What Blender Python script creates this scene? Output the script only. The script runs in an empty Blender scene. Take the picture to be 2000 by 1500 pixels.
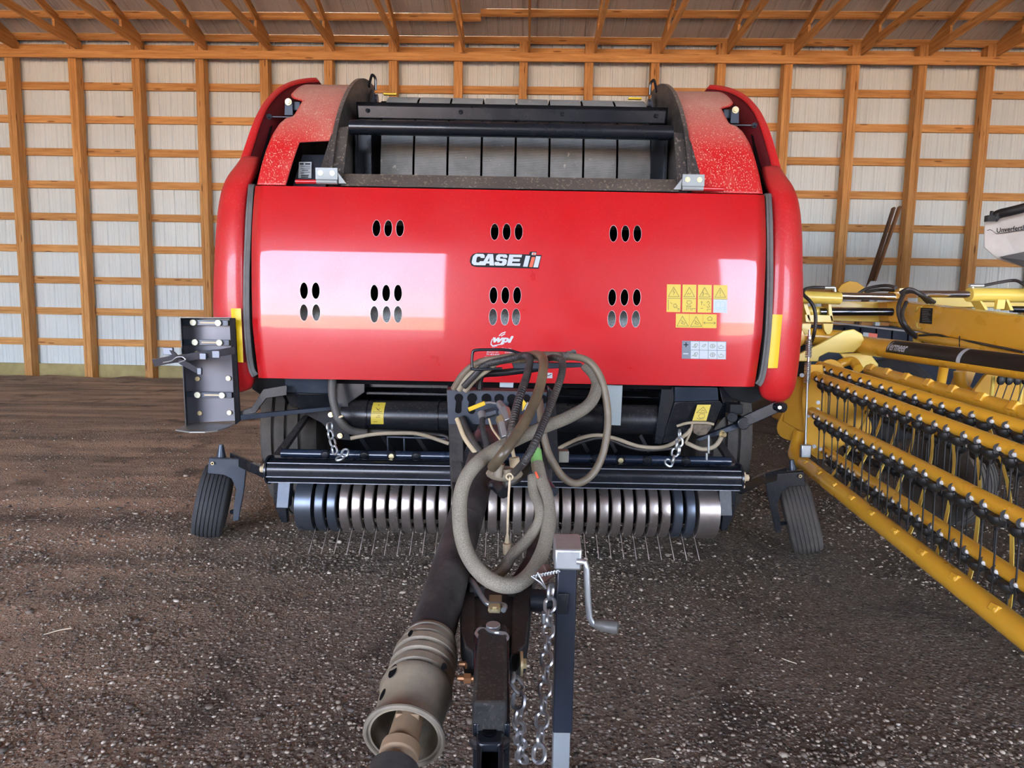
import bpy, bmesh, math, random
import numpy as np
from mathutils import Vector, Matrix, noise
from math import sin, cos, pi, radians, tan, atan, sqrt

# ------------------------------------------------------------------ camera
F_PX = 1200.0; HC = 1.304
PIT = radians(6.0); ROLL = radians(1.03); BYAW = radians(-1.29)
scn = bpy.context.scene
col = scn.collection
_f = Vector((0, cos(PIT), -sin(PIT))); _r0 = Vector((1, 0, 0)); _u0 = _r0.cross(_f)
_r = _r0*cos(ROLL) + _u0*sin(ROLL); _u = -_r0*sin(ROLL) + _u0*cos(ROLL)
cam_d = bpy.data.cameras.new('camera'); cam = bpy.data.objects.new('camera', cam_d); col.objects.link(cam)
cam_d.sensor_width = 36; cam_d.lens = 36*F_PX/2000; cam_d.clip_start = .05; cam_d.clip_end = 500
M = Matrix((( _r.x, _u.x, -_f.x, 0), (_r.y, _u.y, -_f.y, 0), (_r.z, _u.z, -_f.z, HC), (0, 0, 0, 1)))
cam.matrix_world = M
scn.camera = cam

def V(px, py, d):
    """point at distance d in front (world Y) that the photograph shows at px, py (used as a tape measure)"""
    r = _f + _r*((px-1000)/F_PX) + _u*((750-py)/F_PX)
    r = r*(d/r.y)
    return Vector((r.x, r.y, r.z+HC))
def Zat(py, d, px=1000): return V(px, py, d).z
def Xat(px, py, d): return V(px, py, d).x

# ------------------------------------------------------------------ sky, sun, exposure
w = bpy.data.worlds.new('sky'); scn.world = w; w.use_nodes = True
nt = w.node_tree; nt.nodes.clear()
o_ = nt.nodes.new('ShaderNodeOutputWorld'); b_ = nt.nodes.new('ShaderNodeBackground')
tc = nt.nodes.new('ShaderNodeTexCoord'); sx = nt.nodes.new('ShaderNodeSeparateXYZ'); cr = nt.nodes.new('ShaderNodeValToRGB')
nt.links.new(tc.outputs['Generated'], sx.inputs[0]); nt.links.new(sx.outputs['Z'], cr.inputs[0])
e = cr.color_ramp.elements
e[0].position = 0.0; e[0].color = (.76, .84, .93, 1)
e[1].position = 1.0; e[1].color = (.30, .42, .85, 1)
m_ = e.new(.12); m_.color = (.68, .77, .98, 1)
m_ = e.new(.35); m_.color = (.58, .68, .98, 1)
nt.links.new(cr.outputs[0], b_.inputs[0]); b_.inputs[1].default_value = 11.0
nt.links.new(b_.outputs[0], o_.inputs[0])
sun_d = bpy.data.lights.new('sun', 'SUN'); sun = bpy.data.objects.new('sun', sun_d); col.objects.link(sun)
sun_d.energy = 85; sun_d.angle = radians(.6); sun_d.color = (1, .9, .76)
sun.rotation_euler = (radians(-48), 0, radians(14)); sun.location = (0, 30, 30)
vs = scn.view_settings
vs.view_transform = 'Standard'; vs.look = 'None'; vs.gamma = 1; vs.use_curve_mapping = False
vs.exposure = 1.1
scn.display_settings.display_device = 'sRGB'

# ------------------------------------------------------------------ materials
MATS = {}
def _mix(nt, fac, a, b):
    m = nt.nodes.new('ShaderNodeMix'); m.data_type = 'RGBA'
    for s, v in ((m.inputs[0], fac), (m.inputs[6], a), (m.inputs[7], b)):
        if hasattr(v, 'is_output'): nt.links.new(v, s)
        elif isinstance(v, (int, float)): s.default_value = v
        else: s.default_value = (*v, 1)
    return m.outputs[2]
def _noise(nt, scale, detail=4, rough=.6, vec=None, dist=0):
    n = nt.nodes.new('ShaderNodeTexNoise'); n.inputs['Scale'].default_value = scale
    n.inputs['Detail'].default_value = detail; n.inputs['Roughness'].default_value = rough; n.inputs['Distortion'].default_value = dist
    if vec is not None: nt.links.new(vec, n.inputs['Vector'])
    return n.outputs[0]
def _ramp(nt, v, a, b, va=0, vb=1):
    m = nt.nodes.new('ShaderNodeMapRange'); nt.links.new(v, m.inputs[0])
    m.inputs[1].default_value = a; m.inputs[2].default_value = b; m.inputs[3].default_value = va; m.inputs[4].default_value = vb
    return m.outputs[0]
def _math(nt, op, a, b=None):
    m = nt.nodes.new('ShaderNodeMath'); m.operation = op
    for i, v in enumerate((a, b)):
        if v is None: continue
        if hasattr(v, 'is_output'): nt.links.new(v, m.inputs[i])
        else: m.inputs[i].default_value = v
    return m.outputs[0]
def _obj(nt, scale=(1, 1, 1)):
    t = nt.nodes.new('ShaderNodeTexCoord'); mp = nt.nodes.new('ShaderNodeMapping')
    nt.links.new(t.outputs['Object'], mp.inputs[0]); mp.inputs['Scale'].default_value = scale
    return mp.outputs[0]
def _bump(nt, bs, h, strength=.3, dist=.01):
    b = nt.nodes.new('ShaderNodeBump'); b.inputs['Strength'].default_value = strength; b.inputs['Distance'].default_value = dist
    nt.links.new(h, b.inputs['Height']); nt.links.new(b.outputs[0], bs.inputs['Normal'])
def newmat(name):
    m = bpy.data.materials.new(name); m.use_nodes = True
    return m, m.node_tree, m.node_tree.nodes['Principled BSDF']
def paint(name, c, rough=.4, metal=0, coat=0, dust=0, dustc=(.42, .33, .24), dscale=6, speck=0, speckscale=70, bump=0, bscale=200, var=.12, emit=0, spec=.5):
    """general paint / metal / rubber with procedural wear, dust film and chaff specks"""
    if name in MATS: return MATS[name]
    m, nt, bs = newmat(name); v = _obj(nt)
    n1 = _noise(nt, 2.3, 5, .6, v)
    base = _mix(nt, _ramp(nt, n1, .3, .7), tuple(x*(1-var) for x in c), tuple(min(1, x*(1+var)) for x in c))
    if dust:
        n2 = _noise(nt, dscale, 8, .7, v)
        base = _mix(nt, _ramp(nt, n2, .62-.5*dust, .78, 0, min(1, dust*1.2)), base, dustc)
    if speck:
        g = nt.nodes.new('ShaderNodeNewGeometry'); s = nt.nodes.new('ShaderNodeSeparateXYZ'); nt.links.new(g.outputs['Normal'], s.inputs[0])
        n3 = _noise(nt, speckscale, 3, .6, _obj(nt, (1, 1, .6)))
        n4 = _noise(nt, 3.5, 3, .5, v)
        th = _math(nt, 'ADD', _ramp(nt, n3, .575, .63), _ramp(nt, n4, .3, .8, -.3, .3))
        up = _ramp(nt, s.outputs['Z'], -.05, .9, .35, 1)
        base = _mix(nt, _math(nt, 'MULTIPLY', _math(nt, 'MULTIPLY', th, up), speck), base, (.62, .52, .38))
        film = _math(nt, 'MULTIPLY', _ramp(nt, s.outputs['Z'], .45, 1, 0, .75), speck)
        base = _mix(nt, film, base, (.45, .36, .28))
    nt.links.new(base, bs.inputs['Base Color'])
    n5 = _noise(nt, 5, 4, .6, v)
    nt.links.new(_ramp(nt, n5, .3, .7, max(0.02, rough*.8), min(1, rough*1.25)), bs.inputs['Roughness'])
    bs.inputs['Metallic'].default_value = metal; bs.inputs['Coat Weight'].default_value = coat; bs.inputs['Coat Roughness'].default_value = .04
    bs.inputs['Specular IOR Level'].default_value = spec
    if bump: _bump(nt, bs, _noise(nt, bscale, 3, .6, v), bump, .004)
    MATS[name] = m; return m
def wood(axis):
    name = 'lumber_'+axis
    if name in MATS: return MATS[name]
    m, nt, bs = newmat(name)
    sc = {'x': (.8, 14, 14), 'y': (14, .8, 14), 'z': (14, 14, .8)}[axis]
    v = _obj(nt, sc); oi = nt.nodes.new('ShaderNodeObjectInfo')
    ad = nt.nodes.new('ShaderNodeVectorMath'); ad.operation = 'ADD'; nt.links.new(v, ad.inputs[0])
    rn = _math(nt, 'MULTIPLY', oi.outputs['Random'], 37.0)
    cmb = nt.nodes.new('ShaderNodeCombineXYZ')
    for i in range(3): nt.links.new(rn, cmb.inputs[i])
    nt.links.new(cmb.outputs[0], ad.inputs[1]); vv = ad.outputs[0]
    g = _noise(nt, 1.6, 6, .65, vv, .4); g2 = _noise(nt, 5, 4, .6, vv)
    c = _mix(nt, _ramp(nt, g, .3, .72), (.40, .175, .050), (.72, .40, .15))
    c = _mix(nt, _ramp(nt, g2, .55, .75, 0, .45), c, (.42, .17, .05))
    # knots
    vo = nt.nodes.new('ShaderNodeTexVoronoi'); vo.inputs['Scale'].default_value = 1.0
    ks = {'x': (1.6, 9, 9), 'y': (9, 1.6, 9), 'z': (9, 9, 1.6)}[axis]
    nt.links.new(_obj(nt, ks), vo.inputs['Vector'])
    c = _mix(nt, _ramp(nt, vo.outputs['Distance'], .10, .17, .8, 0), c, (.16, .06, .02))
    tint = _ramp(nt, oi.outputs['Random'], 0, 1, .86, 1.14)
    hs = nt.nodes.new('ShaderNodeHueSaturation'); nt.links.new(tint, hs.inputs['Value']); nt.links.new(c, hs.inputs['Color'])
    nt.links.new(hs.outputs[0], bs.inputs['Base Color']); bs.inputs['Roughness'].default_value = .7
    bs.inputs['Specular IOR Level'].default_value = .25
    _bump(nt, bs, g, .25, .004)
    MATS[name] = m; return m

RED   = paint('red_paint', (.44, .006, .010), .34, coat=.78, spec=.3, speck=.045, speckscale=170, var=.04)
REDD  = paint('red_paint_chaff', (.48, .010, .012), .42, coat=.15, speck=1.0, speckscale=160, var=.05)
REDS  = paint('red_plastic', (.46, .010, .013), .40, coat=.25, speck=.12, speckscale=120, var=.06)
REDSHADE= paint('red_inner_shaded', (.11, .006, .010), .45)  # red paint darkened, the inner shade is put into the colour
BLK   = paint('black_paint', (.007, .009, .013), .26, coat=.2, dust=.06, dustc=(.15, .14, .13), spec=.4, var=.3)
BLKD  = paint('black_paint_dusty', (.008, .009, .012), .32, spec=.4, dust=.16, dustc=(.10, .095, .09), speck=.07, speckscale=90, var=.3)
BLKC  = paint('black_paint_chaff', (.030, .027, .026), .5, dust=.35, dustc=(.10, .09, .085), speck=.32, speckscale=80, var=.2)
SLATE = paint('slate_steel', (.028, .038, .055), .34, metal=.3, dust=.3, dustc=(.10, .10, .10), var=.25)
BLKT  = paint('dusty_black_steel', (.013, .013, .014), .6, spec=.2, dust=.22, dustc=(.10, .10, .095), dscale=14, speck=.08, speckscale=150)
CHAIN = paint('chain_steel', (.30, .30, .31), .35, metal=.85, dust=.2, dustc=(.2, .17, .14), dscale=25)
BROWN = paint('dusty_brown_steel', (.030, .027, .027), .55, spec=.2, dust=.45, dustc=(.12, .115, .105), dscale=9, var=.3)
RUB   = paint('tyre_rubber', (.028, .029, .031), .75, dust=.25, dustc=(.10, .09, .08), bump=.3, bscale=120)
RUBD  = paint('tyre_rubber_dusty', (.035, .033, .03), .8, dust=.6, dustc=(.13, .11, .09), bump=.3, bscale=120)
SEAL  = paint('seal_rubber', (.085, .085, .085), .6, dust=.4, dustc=(.2, .18, .16))
def beltmat():
    m, nt, bs = newmat('belt_rubber'); v = _obj(nt)
    n = _noise(nt, 7, 5, .6, v); c = _mix(nt, _ramp(nt, n, .3, .75), (.10, .105, .10), (.19, .19, .18))
    n2 = _noise(nt, 30, 3, .6, v); c = _mix(nt, _ramp(nt, n2, .68, .74, 0, .7), c, (.4, .37, .3))
    nt.links.new(c, bs.inputs['Base Color']); bs.inputs['Roughness'].default_value = .5
    MATS['belt_rubber'] = m; return m
BELT = beltmat()
STEEL = paint('worn_steel', (.42, .38, .35), .30, metal=.9, dust=.35, dustc=(.22, .13, .09), dscale=9, var=.2)
STEELD= paint('worn_blue_steel', (.085, .10, .125), .3, metal=.7, dust=.2, dustc=(.2, .15, .12), var=.2)
GALV  = paint('galvanised', (.50, .53, .54), .34, metal=.85, dust=.2, dustc=(.25, .23, .2), dscale=20, var=.3)
ZHINGE = paint('zinc_hinge', (.26, .29, .29), .5, metal=.3, var=.15)
BOLTW = paint('bright_bolt', (.72, .73, .72), .35, metal=.15)
ZINC  = paint('yellow_zinc', (.62, .52, .30), .35, metal=.8, dust=.2, var=.15)
CHROME= paint('chrome_rod', (.75, .76, .78), .10, metal=1, var=.03)
DCHR  = paint('dark_chrome_rod', (.16, .18, .22), .12, metal=1, var=.1)
HOSE  = paint('hose_rubber', (.028, .026, .026), .45, dust=.3, dustc=(.2, .165, .12), var=.2)
HOSEB = paint('hose_dusty', (.24, .20, .14), .7, dust=.6, dustc=(.40, .33, .22), dscale=10)
DUSTP = paint('dust_caked_plastic', (.085, .08, .072), .5, dust=.8, dustc=(.34, .28, .19), dscale=8)
CAP   = paint('beige_plug', (.50, .40, .25), .6, dust=.3)
YDEC  = paint('decal_yellow', (.52, .40, .045), .5, var=.02)
YREF  = paint('reflector_yellow', (.62, .43, .0), .4, var=.02)
WDEC  = paint('decal_white', (.40, .45, .47), .45, var=.02)
GDEC  = paint('decal_grey', (.16, .19, .22), .45, var=.02, spec=.2)
KDEC  = paint('decal_black', (.012, .012, .014), .5, var=.02, spec=.15)
RDEC  = paint('decal_red', (.75, .10, .04), .4, var=.02)
PIC   = paint('pictogram_ink', (.10, .09, .02), .5, var=.02)
YEL   = paint('yellow_paint', (.70, .37, .030), .30, coat=.35, var=.04)
YELM  = paint('yellow_plate', (.56, .30, .03), .5, spec=.25, var=.04)
YELP  = paint('yellow_paint_pale', (.74, .55, .10), .38, coat=.2, var=.06)
YHAN  = paint('valve_handle_yellow', (.80, .5, .02), .4)
PLAST = paint('black_rubber_mount', (.012, .012, .012), .5, var=.1)
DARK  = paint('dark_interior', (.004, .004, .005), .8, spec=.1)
NAVY  = paint('navy_paint', (.006, .011, .024), .5, spec=.2, dust=.1, dustc=(.05, .05, .05))
WHT   = paint('white_wheel', (.62, .58, .62), .4, dust=.2)
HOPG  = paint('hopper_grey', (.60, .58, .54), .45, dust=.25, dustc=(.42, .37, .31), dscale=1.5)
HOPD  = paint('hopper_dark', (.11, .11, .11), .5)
COPP  = paint('rusty_bolt', (.45, .22, .10), .4, metal=.7)
GREEN = paint('green_tag', (.18, .42, .12), .5)
def netmat(name, c1, c2, scale):
    m, nt, bs = newmat(name)
    n = _noise(nt, scale, 2, .5, _obj(nt)); n2 = _noise(nt, 6, 4, .6, _obj(nt))
    c = _mix(nt, _ramp(nt, n, .42, .56), c1, c2); c = _mix(nt, _ramp(nt, n2, .4, .7, 0, .35), c, (.33, .28, .2))
    nt.links.new(c, bs.inputs['Base Color']); bs.inputs['Roughness'].default_value = .8
    _bump(nt, bs, n, .8, .002); MATS[name] = m; return m
SLEEVE = netmat('braided_sleeve', (.10, .092, .075), (.27, .245, .19), 640)
NET = netmat('net_roll', (.22, .26, .26), (.55, .63, .62), 300)

# ------------------------------------------------------------------ mesh helpers
def catmull(pts, n=8):
    P = [Vector(p) for p in pts]
    if len(P) < 3: return P
    Q = [P[0]*2-P[1]] + P + [P[-1]*2-P[-2]]; out = []
    for i in range(1, len(Q)-2):
        a, b, c, d = Q[i-1:i+3]
        for k in range(n):
            t = k/n
            out.append(.5*((2*b)+(c-a)*t+(2*a-5*b+4*c-d)*t*t+(3*b-a-3*c+d)*t**3))
    out.append(P[-1]); return out
class MB:
    def __init__(s): s.v = []; s.f = []; s.mk = []
    def mark(s): s.mk.append((len(s.v), len(s.f))); return s
    def add(s, vs, fs):
        o = len(s.v); s.v += [tuple(x) for x in vs]; s.f += [tuple(i+o for i in f) for f in fs]; return s
    def box(s, c, size, rot=None):
        c = Vector(c); h = [x/2 for x in size]; vs = []
        for z in (-1, 1):
            for y in (-1, 1):
                for x in (-1, 1):
                    p = Vector((x*h[0], y*h[1], z*h[2]))
                    if rot is not None: p = rot @ p
                    vs.append(c+p)
        return s.add(vs, [(0, 2, 3, 1), (4, 5, 7, 6), (0, 1, 5, 4), (2, 6, 7, 3), (0, 4, 6, 2), (1, 3, 7, 5)])
    def bar(s, a, b, w_, h, up=(0, 0, 1)):
        a = Vector(a); b = Vector(b); y = (b-a); L = y.length; y.normalize()
        x = y.cross(Vector(up)); x = x.normalized() if x.length > 1e-5 else Vector((1, 0, 0)); z = x.cross(y)
        R = Matrix((x, y, z)).transposed()
        return s.box((a+b)/2, (w_, L, h), R)
    def tube(s, pts, r, seg=12, cap=True, closed=False):
        P = [Vector(p) for p in pts]; n = len(P)
        rr = r if isinstance(r, (list, tuple)) else [r]*n
        T = []
        for i in range(n):
            if closed: t = P[(i+1) % n]-P[i-1]
            else: t = P[min(i+1, n-1)]-P[max(i-1, 0)]
            T.append(t.normalized())
        ref = Vector((0, 0, 1)) if abs(T[0].z) < .9 else Vector((1, 0, 0))
        N = (ref - T[0]*ref.dot(T[0])).normalized(); vs = []
        for i in range(n):
            if i: 
                N = N - T[i]*N.dot(T[i]); N.normalize()
            B = T[i].cross(N)
            for k in range(seg):
                a = 2*pi*k/seg; vs.append(P[i]+(N*cos(a)+B*sin(a))*rr[i])
        fs = []
        m = n if closed else n-1
        for i in range(m):
            j = (i+1) % n
            for k in range(seg):
                k2 = (k+1) % seg; fs.append((i*seg+k, i*seg+k2, j*seg+k2, j*seg+k))
        if cap and not closed:
            fs.append(tuple(reversed(range(seg)))); fs.append(tuple(range((n-1)*seg, n*seg)))
        return s.add(vs, fs)
    def cyl(s, a, b, r, seg=20, r2=None):
        return s.tube([a, b], [r, r if r2 is None else r2], seg)
    def lathe(s, prof, origin, axis, seg=40, closed=False):
        """prof: list of (along, radius)"""
        o = Vector(origin); ax = Vector(axis).normalized()
        ref = Vector((0, 0, 1)) if abs(ax.z) < .9 else Vector((1, 0, 0))
        u = (ref-ax*ref.dot(ax)).normalized(); v = ax.cross(u); vs = []; n = len(prof)
        for t, r in prof:
            for k in range(seg):
                a = 2*pi*k/seg; vs.append(o+ax*t+(u*cos(a)+v*sin(a))*r)
        fs = []
        for i in range(n if closed else n-1):
            j = (i+1) % n
            for k in range(seg):
                k2 = (k+1) % seg; fs.append((i*seg+k, i*seg+k2, j*seg+k2, j*seg+k))
        if not closed:
            fs.append(tuple(reversed(range(seg)))); fs.append(tuple(range((n-1)*seg, n*seg)))
        return s.add(vs, fs)
    def prism(s, poly, ext):
        """poly: list of 3D points (planar-ish), extruded by vector ext"""
        n = len(poly); e_ = Vector(ext); vs = [Vector(p) for p in poly]+[Vector(p)+e_ for p in poly]
        fs = [tuple(range(n)), tuple(reversed(range(n, 2*n)))]
        for i in range(n): j = (i+1) % n; fs.append((i, i+n, j+n, j))
        return s.add(vs, fs)
    def grid(s, rows, close=False):
        m = len(rows[0]); vs = [p for r in rows for p in r]; fs = []
        for i in range(len(rows)-1):
            for k in range(m if close else m-1):
                k2 = (k+1) % m; fs.append((i*m+k, i*m+k2, (i+1)*m+k2, (i+1)*m+k))
        return s.add(vs, fs)
    def sphere(s, c, r, seg=12, sc=(1, 1, 1)):
        c = Vector(c); rows = []
        for i in range(seg//2+1):
            t = pi*i/(seg//2)
            rows.append([c+Vector((r*sc[0]*sin(t)*cos(2*pi*k/seg), r*sc[1]*sin(t)*sin(2*pi*k/seg), r*sc[2]*cos(t))) for k in range(seg)])
        return s.grid(rows, True)
    def build(s, name, mat, parent=None, bevel=0, smooth=True, solid=0, ang=32, label=None, off=None, bseg=2):
        if len(s.mk) > 1:
            last = None
            for i, (v0, f0) in enumerate(s.mk):
                v1, f1 = s.mk[i+1] if i+1 < len(s.mk) else (len(s.v), len(s.f))
                q = MB(); q.v = s.v[v0:v1]; q.f = [tuple(k-v0 for k in f) for f in s.f[f0:f1]]
                last = q.build(name, mat, parent, bevel, smooth, solid, ang, label, off, bseg)
            return last
        me = bpy.data.meshes.new(name)
        org = ORG.get(parent, Vector((0, 0, 0))) if parent else Vector((0, 0, 0))
        if off is not None: org = Vector(off)
        me.from_pydata([(x-org.x, y-org.y, z-org.z) for x, y, z in s.v], [], s.f); me.update()
        bm = bmesh.new(); bm.from_mesh(me)
        bmesh.ops.recalc_face_normals(bm, faces=bm.faces); bm.to_mesh(me); bm.free()
        if smooth:
            me.polygons.foreach_set('use_smooth', [True]*len(me.polygons)); me.set_sharp_from_angle(angle=radians(ang))
        me.materials.append(mat)
        o = bpy.data.objects.new(name, me); col.objects.link(o)
        if parent: o.parent = parent; ORG[o] = org
        elif off is not None: o.location = off; ORG[o] = Vector(off)
        if solid:
            md = o.modifiers.new('s', 'SOLIDIFY'); md.thickness = solid; md.offset = 0
        if bevel:
            md = o.modifiers.new('b', 'BEVEL'); md.width = bevel; md.segments = bseg; md.limit_method = 'ANGLE'; md.angle_limit = radians(40)
        if label: o['label'] = label
        return o
ORG = {}
def thing(name, label, cat, loc):
    o = bpy.data.objects.new(name, None); col.objects.link(o); o.location = loc; o.empty_display_size = .2
    o['label'] = label; o['category'] = cat; ORG[o] = Vector(loc); return o
def boltmb(mb, c, ax, r=.012, h=.012):
    mb.mark(); c = Vector(c); ax = Vector(ax).normalized(); mb.tube([c, c+ax*h], r, 6); mb.tube([c-ax*.002, c+ax*.003], r*1.5, 14); return mb
def text2d(txt, size, offset=0, shear=0, spacing=1, res=3, slices=0):
    """mesh (verts 2D, faces) of a text line using the built-in font, left baseline at origin"""
    cu = bpy.data.curves.new('t', 'FONT'); cu.body = txt; cu.size = size; cu.offset = offset; cu.shear = shear
    cu.space_character = spacing; cu.resolution_u = res
    ob = bpy.data.objects.new('t', cu); col.objects.link(ob)
    dg = bpy.context.evaluated_depsgraph_get(); me = bpy.data.meshes.new_from_object(ob.evaluated_get(dg))
    if slices:
        bm = bmesh.new(); bm.from_mesh(me); ys_ = [v.co.y for v in bm.verts]; a_, b_ = min(ys_), max(ys_)
        for k in range(1, slices):
            bmesh.ops.bisect_plane(bm, geom=bm.verts[:]+bm.edges[:]+bm.faces[:], plane_co=(0, a_+(b_-a_)*k/slices, 0), plane_no=(0, 1, 0))
        bm.to_mesh(me); bm.free()
    vs_ = [(v.co.x, v.co.y) for v in me.vertices]; fs = [tuple(p.vertices) for p in me.polygons]
    bpy.data.objects.remove(ob); bpy.data.curves.remove(cu); bpy.data.meshes.remove(me)
    return vs_, fs
def fit2d(vs_, x0, x1, y0, y1):
    xs = [v[0] for v in vs_]; ys = [v[1] for v in vs_]
    ax, bx, ay, by = min(xs), max(xs), min(ys), max(ys)
    return [(x0+(x-ax)/(bx-ax)*(x1-x0), y0+(y-ay)/(by-ay)*(y1-y0)) for x, y in vs_]

# ================================================================== BUILDING
D = 11.97; X0 = -9.994; S = 1.2192; G = .6096*1.012
XL, XR = -13.2, 14.0; YF = -9.5; RIDGE = (D+YF)/2; ZP = 6.064; SL = 1/3.
WSTEEL_Y = D+.25
def steelmat(name, a, b):
    m, nt, bs = newmat(name); n = _noise(nt, .8, 4, .6, _obj(nt)); n2 = _noise(nt, 60, 3, .6, _obj(nt))
    c = _mix(nt, _ramp(nt, n, .3, .7), a, b)
    nt.links.new(c, bs.inputs['Base Color']); bs.inputs['Roughness'].default_value = .42; bs.inputs['Specular IOR Level'].default_value = .4
    _bump(nt, bs, n2, .08, .002); return m
WALLM = steelmat('white_wall_steel', (.62, .68, .67), (.68, .745, .74))
ROOFM = steelmat('roof_steel', (.40, .38, .36), (.46, .44, .42))
def struct(name, mb, mat, rot=True, **k):
    o = mb.build(name, mat, None, **k); o['kind'] = 'structure'
    if rot: o.rotation_euler = (0, 0, BYAW)
    return o
def ribbed(x0, x1, fn0, fn1, h=.019, axis='x'):
    """ribbed sheet between the lines fn0(x, off) and fn1(x, off); off = depth of the rib behind the sheet"""
    prof = [(0, 0), (.045, 0), (.062, h), (.082, h), (.099, 0), (.135, 0), (.139, .005), (.150, .005), (.154, 0), (.185, 0), (.189, .005), (.200, .005), (.204, 0)]
    rowA, rowB = [], []; x = x0
    while x < x1:
        for dx, o in prof:
            if x+dx <= x1: rowA.append(fn0(x+dx, o)); rowB.append(fn1(x+dx, o))
        x += .2286
    return MB().grid([rowA, rowB])
struct('wall_back', ribbed(XL, XR, lambda x, o: Vector((x, WSTEEL_Y+o, -.05)), lambda x, o: Vector((x, WSTEEL_Y+o, ZP+.5))), WALLM, smooth=False, solid=.001)
struct('wall_left', MB().box((XL-.03, (WSTEEL_Y+YF)/2, 3.3), (.06, WSTEEL_Y-YF, 6.7)), WALLM)
struct('wall_right', MB().box((XR+.03, (WSTEEL_Y+YF)/2, 3.3), (.06, WSTEEL_Y-YF, 6.7)), WALLM)
ZR0 = ZP+.47
def rz(y): return ZR0+.055+(min(D-y, y-YF) if True else 0)*SL
struct('ceiling', ribbed(XL-.3, XR+.3, lambda x, o: Vector((x, WSTEEL_Y+.4, rz(WSTEEL_Y+.4)+o)), lambda x, o: Vector((x, RIDGE, rz(RIDGE)+o))), ROOFM, smooth=False, solid=.001)
struct('ceiling', MB().grid([[Vector((XL-.3, RIDGE, rz(RIDGE))), Vector((XR+.3, RIDGE, rz(RIDGE)))], [Vector((XL-.3, YF-.5, rz(YF-.5))), Vector((XR+.3, YF-.5, rz(YF-.5)))]]), ROOFM, smooth=False, solid=.004)
for nm, xx in (('wall_gable_left', XL-.03), ('wall_gable_right', XR+.03)):
    struct('wall_left' if xx < 0 else 'wall_right', MB().prism([(xx, YF, 6.6), (xx, D+.2, 6.6), (xx, RIDGE, rz(RIDGE))], (.04, 0, 0)), WALLM)
# front wall behind the camera: two wide open doorways
DL0, DL1, DR0, DR1, DH = -12.9, -1.5, 5.4, 13.7, 4.9
fw = MB()
for a, b, z0, z1 in ((XL, DL0, 0, 6.7), (DL1, DR0, 0, 6.7), (DR1, XR, 0, 6.7), (DL0, DL1, DH, 6.7), (DR0, DR1, DH, 6.7)):
    fw.box(((a+b)/2, YF, (z0+z1)/2), (b-a, .08, z1-z0))
struct('wall_front', fw, WALLM)

trim_n = [0]
def trim(mb, mat, **k):
    trim_n[0] += 1; return struct('trim_%d' % trim_n[0], mb, mat, **k)
for i in range(-2, 20):                                      # laminated posts
    x = X0+i*S
    if x > XR-.2: continue
    m = MB()
    for k in range(3): m.box((x+.026+k*.052, D+.09, (ZP+.36)/2-.05), (.0505, .18 if k != 1 else .172, ZP+.46))
    trim(m, wood('z'), bevel=.003)
zg = HC+4.330*1.015
for k in range(10):                                          # girts
    z = zg-.07-k*G*1.0+.0
    trim(MB().box(((XL+XR)/2, D+.2+.02, z), (XR-XL, .04, .14)), wood('x'), bevel=.002)
trim(MB().box(((XL+XR)/2, D+.21, .10), (XR-XL, .05, .30)), paint('treated_plank', (.36, .30, .13), .75, var=.25), bevel=.003)
trim(MB().box(((XL+XR)/2, D-.022, ZP+.068), (XR-XL, .04, .145)), wood('x'), bevel=.003)
trim(MB().box(((XL+XR)/2, D+.2, ZP+.245), (XR-XL, .04, .15)), wood('x'), bevel=.003)
# purlins
for k in range(19):
    y = D+.10-k*.6
    if y < RIDGE: break
    sp = [(XL, XR, 0)] if k != 1 else [(XL, -.93, .10), (-.93, XR, 0)]
    for a, b, dy in sp:
        yy = y+dy; ang = atan(SL)
        trim(MB().box(((a+b)/2, yy, rz(yy)-.07), (b-a, .045, .125), Matrix.Rotation(-ang, 3, 'X')), wood('x'), bevel=.002)
for k in range(9):
    y = YF+.3+k*1.2
    if y < RIDGE: trim(MB().box(((XL+XR)/2, y, rz(y)-.06), (XR-XL, .04, .1)), wood('x'))
# trusses: sloping top chords, level bottom chord, webs
for i in range(-2, 20):
    x = X0+i*S+.180
    if x > XR-.1: continue
    m = MB(); zc = ZP+.17+.07
    top = lambda y: rz(y)-.112-.075
    for ya in (D, YF):
        m.bar((x, ya, top(ya)), (x, RIDGE, top(RIDGE)), .04, .15)
    m.bar((x, D, zc), (x, YF, zc), .04, .14)
    n = 6
    for k in range(1, n):
        for sg in (1, -1):
            ya = RIDGE+sg*(D-RIDGE)*k/n; yb = RIDGE+sg*(D-RIDGE)*(k-.5)/n
            m.bar((x, ya, zc), (x, yb, top(yb)), .036, .09)
    m.bar((x, RIDGE, zc), (x, RIDGE, top(RIDGE)), .036, .09)
    m.prism([(x-.022, D+.01, ZP+.165), (x-.022, D-.55, ZP+.2), (x-.022, D-.55, top(D-.55)-.02), (x-.022, D+.01, top(D)+.06)], (.044, 0, 0))
    trim(m, wood('y'))

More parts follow.
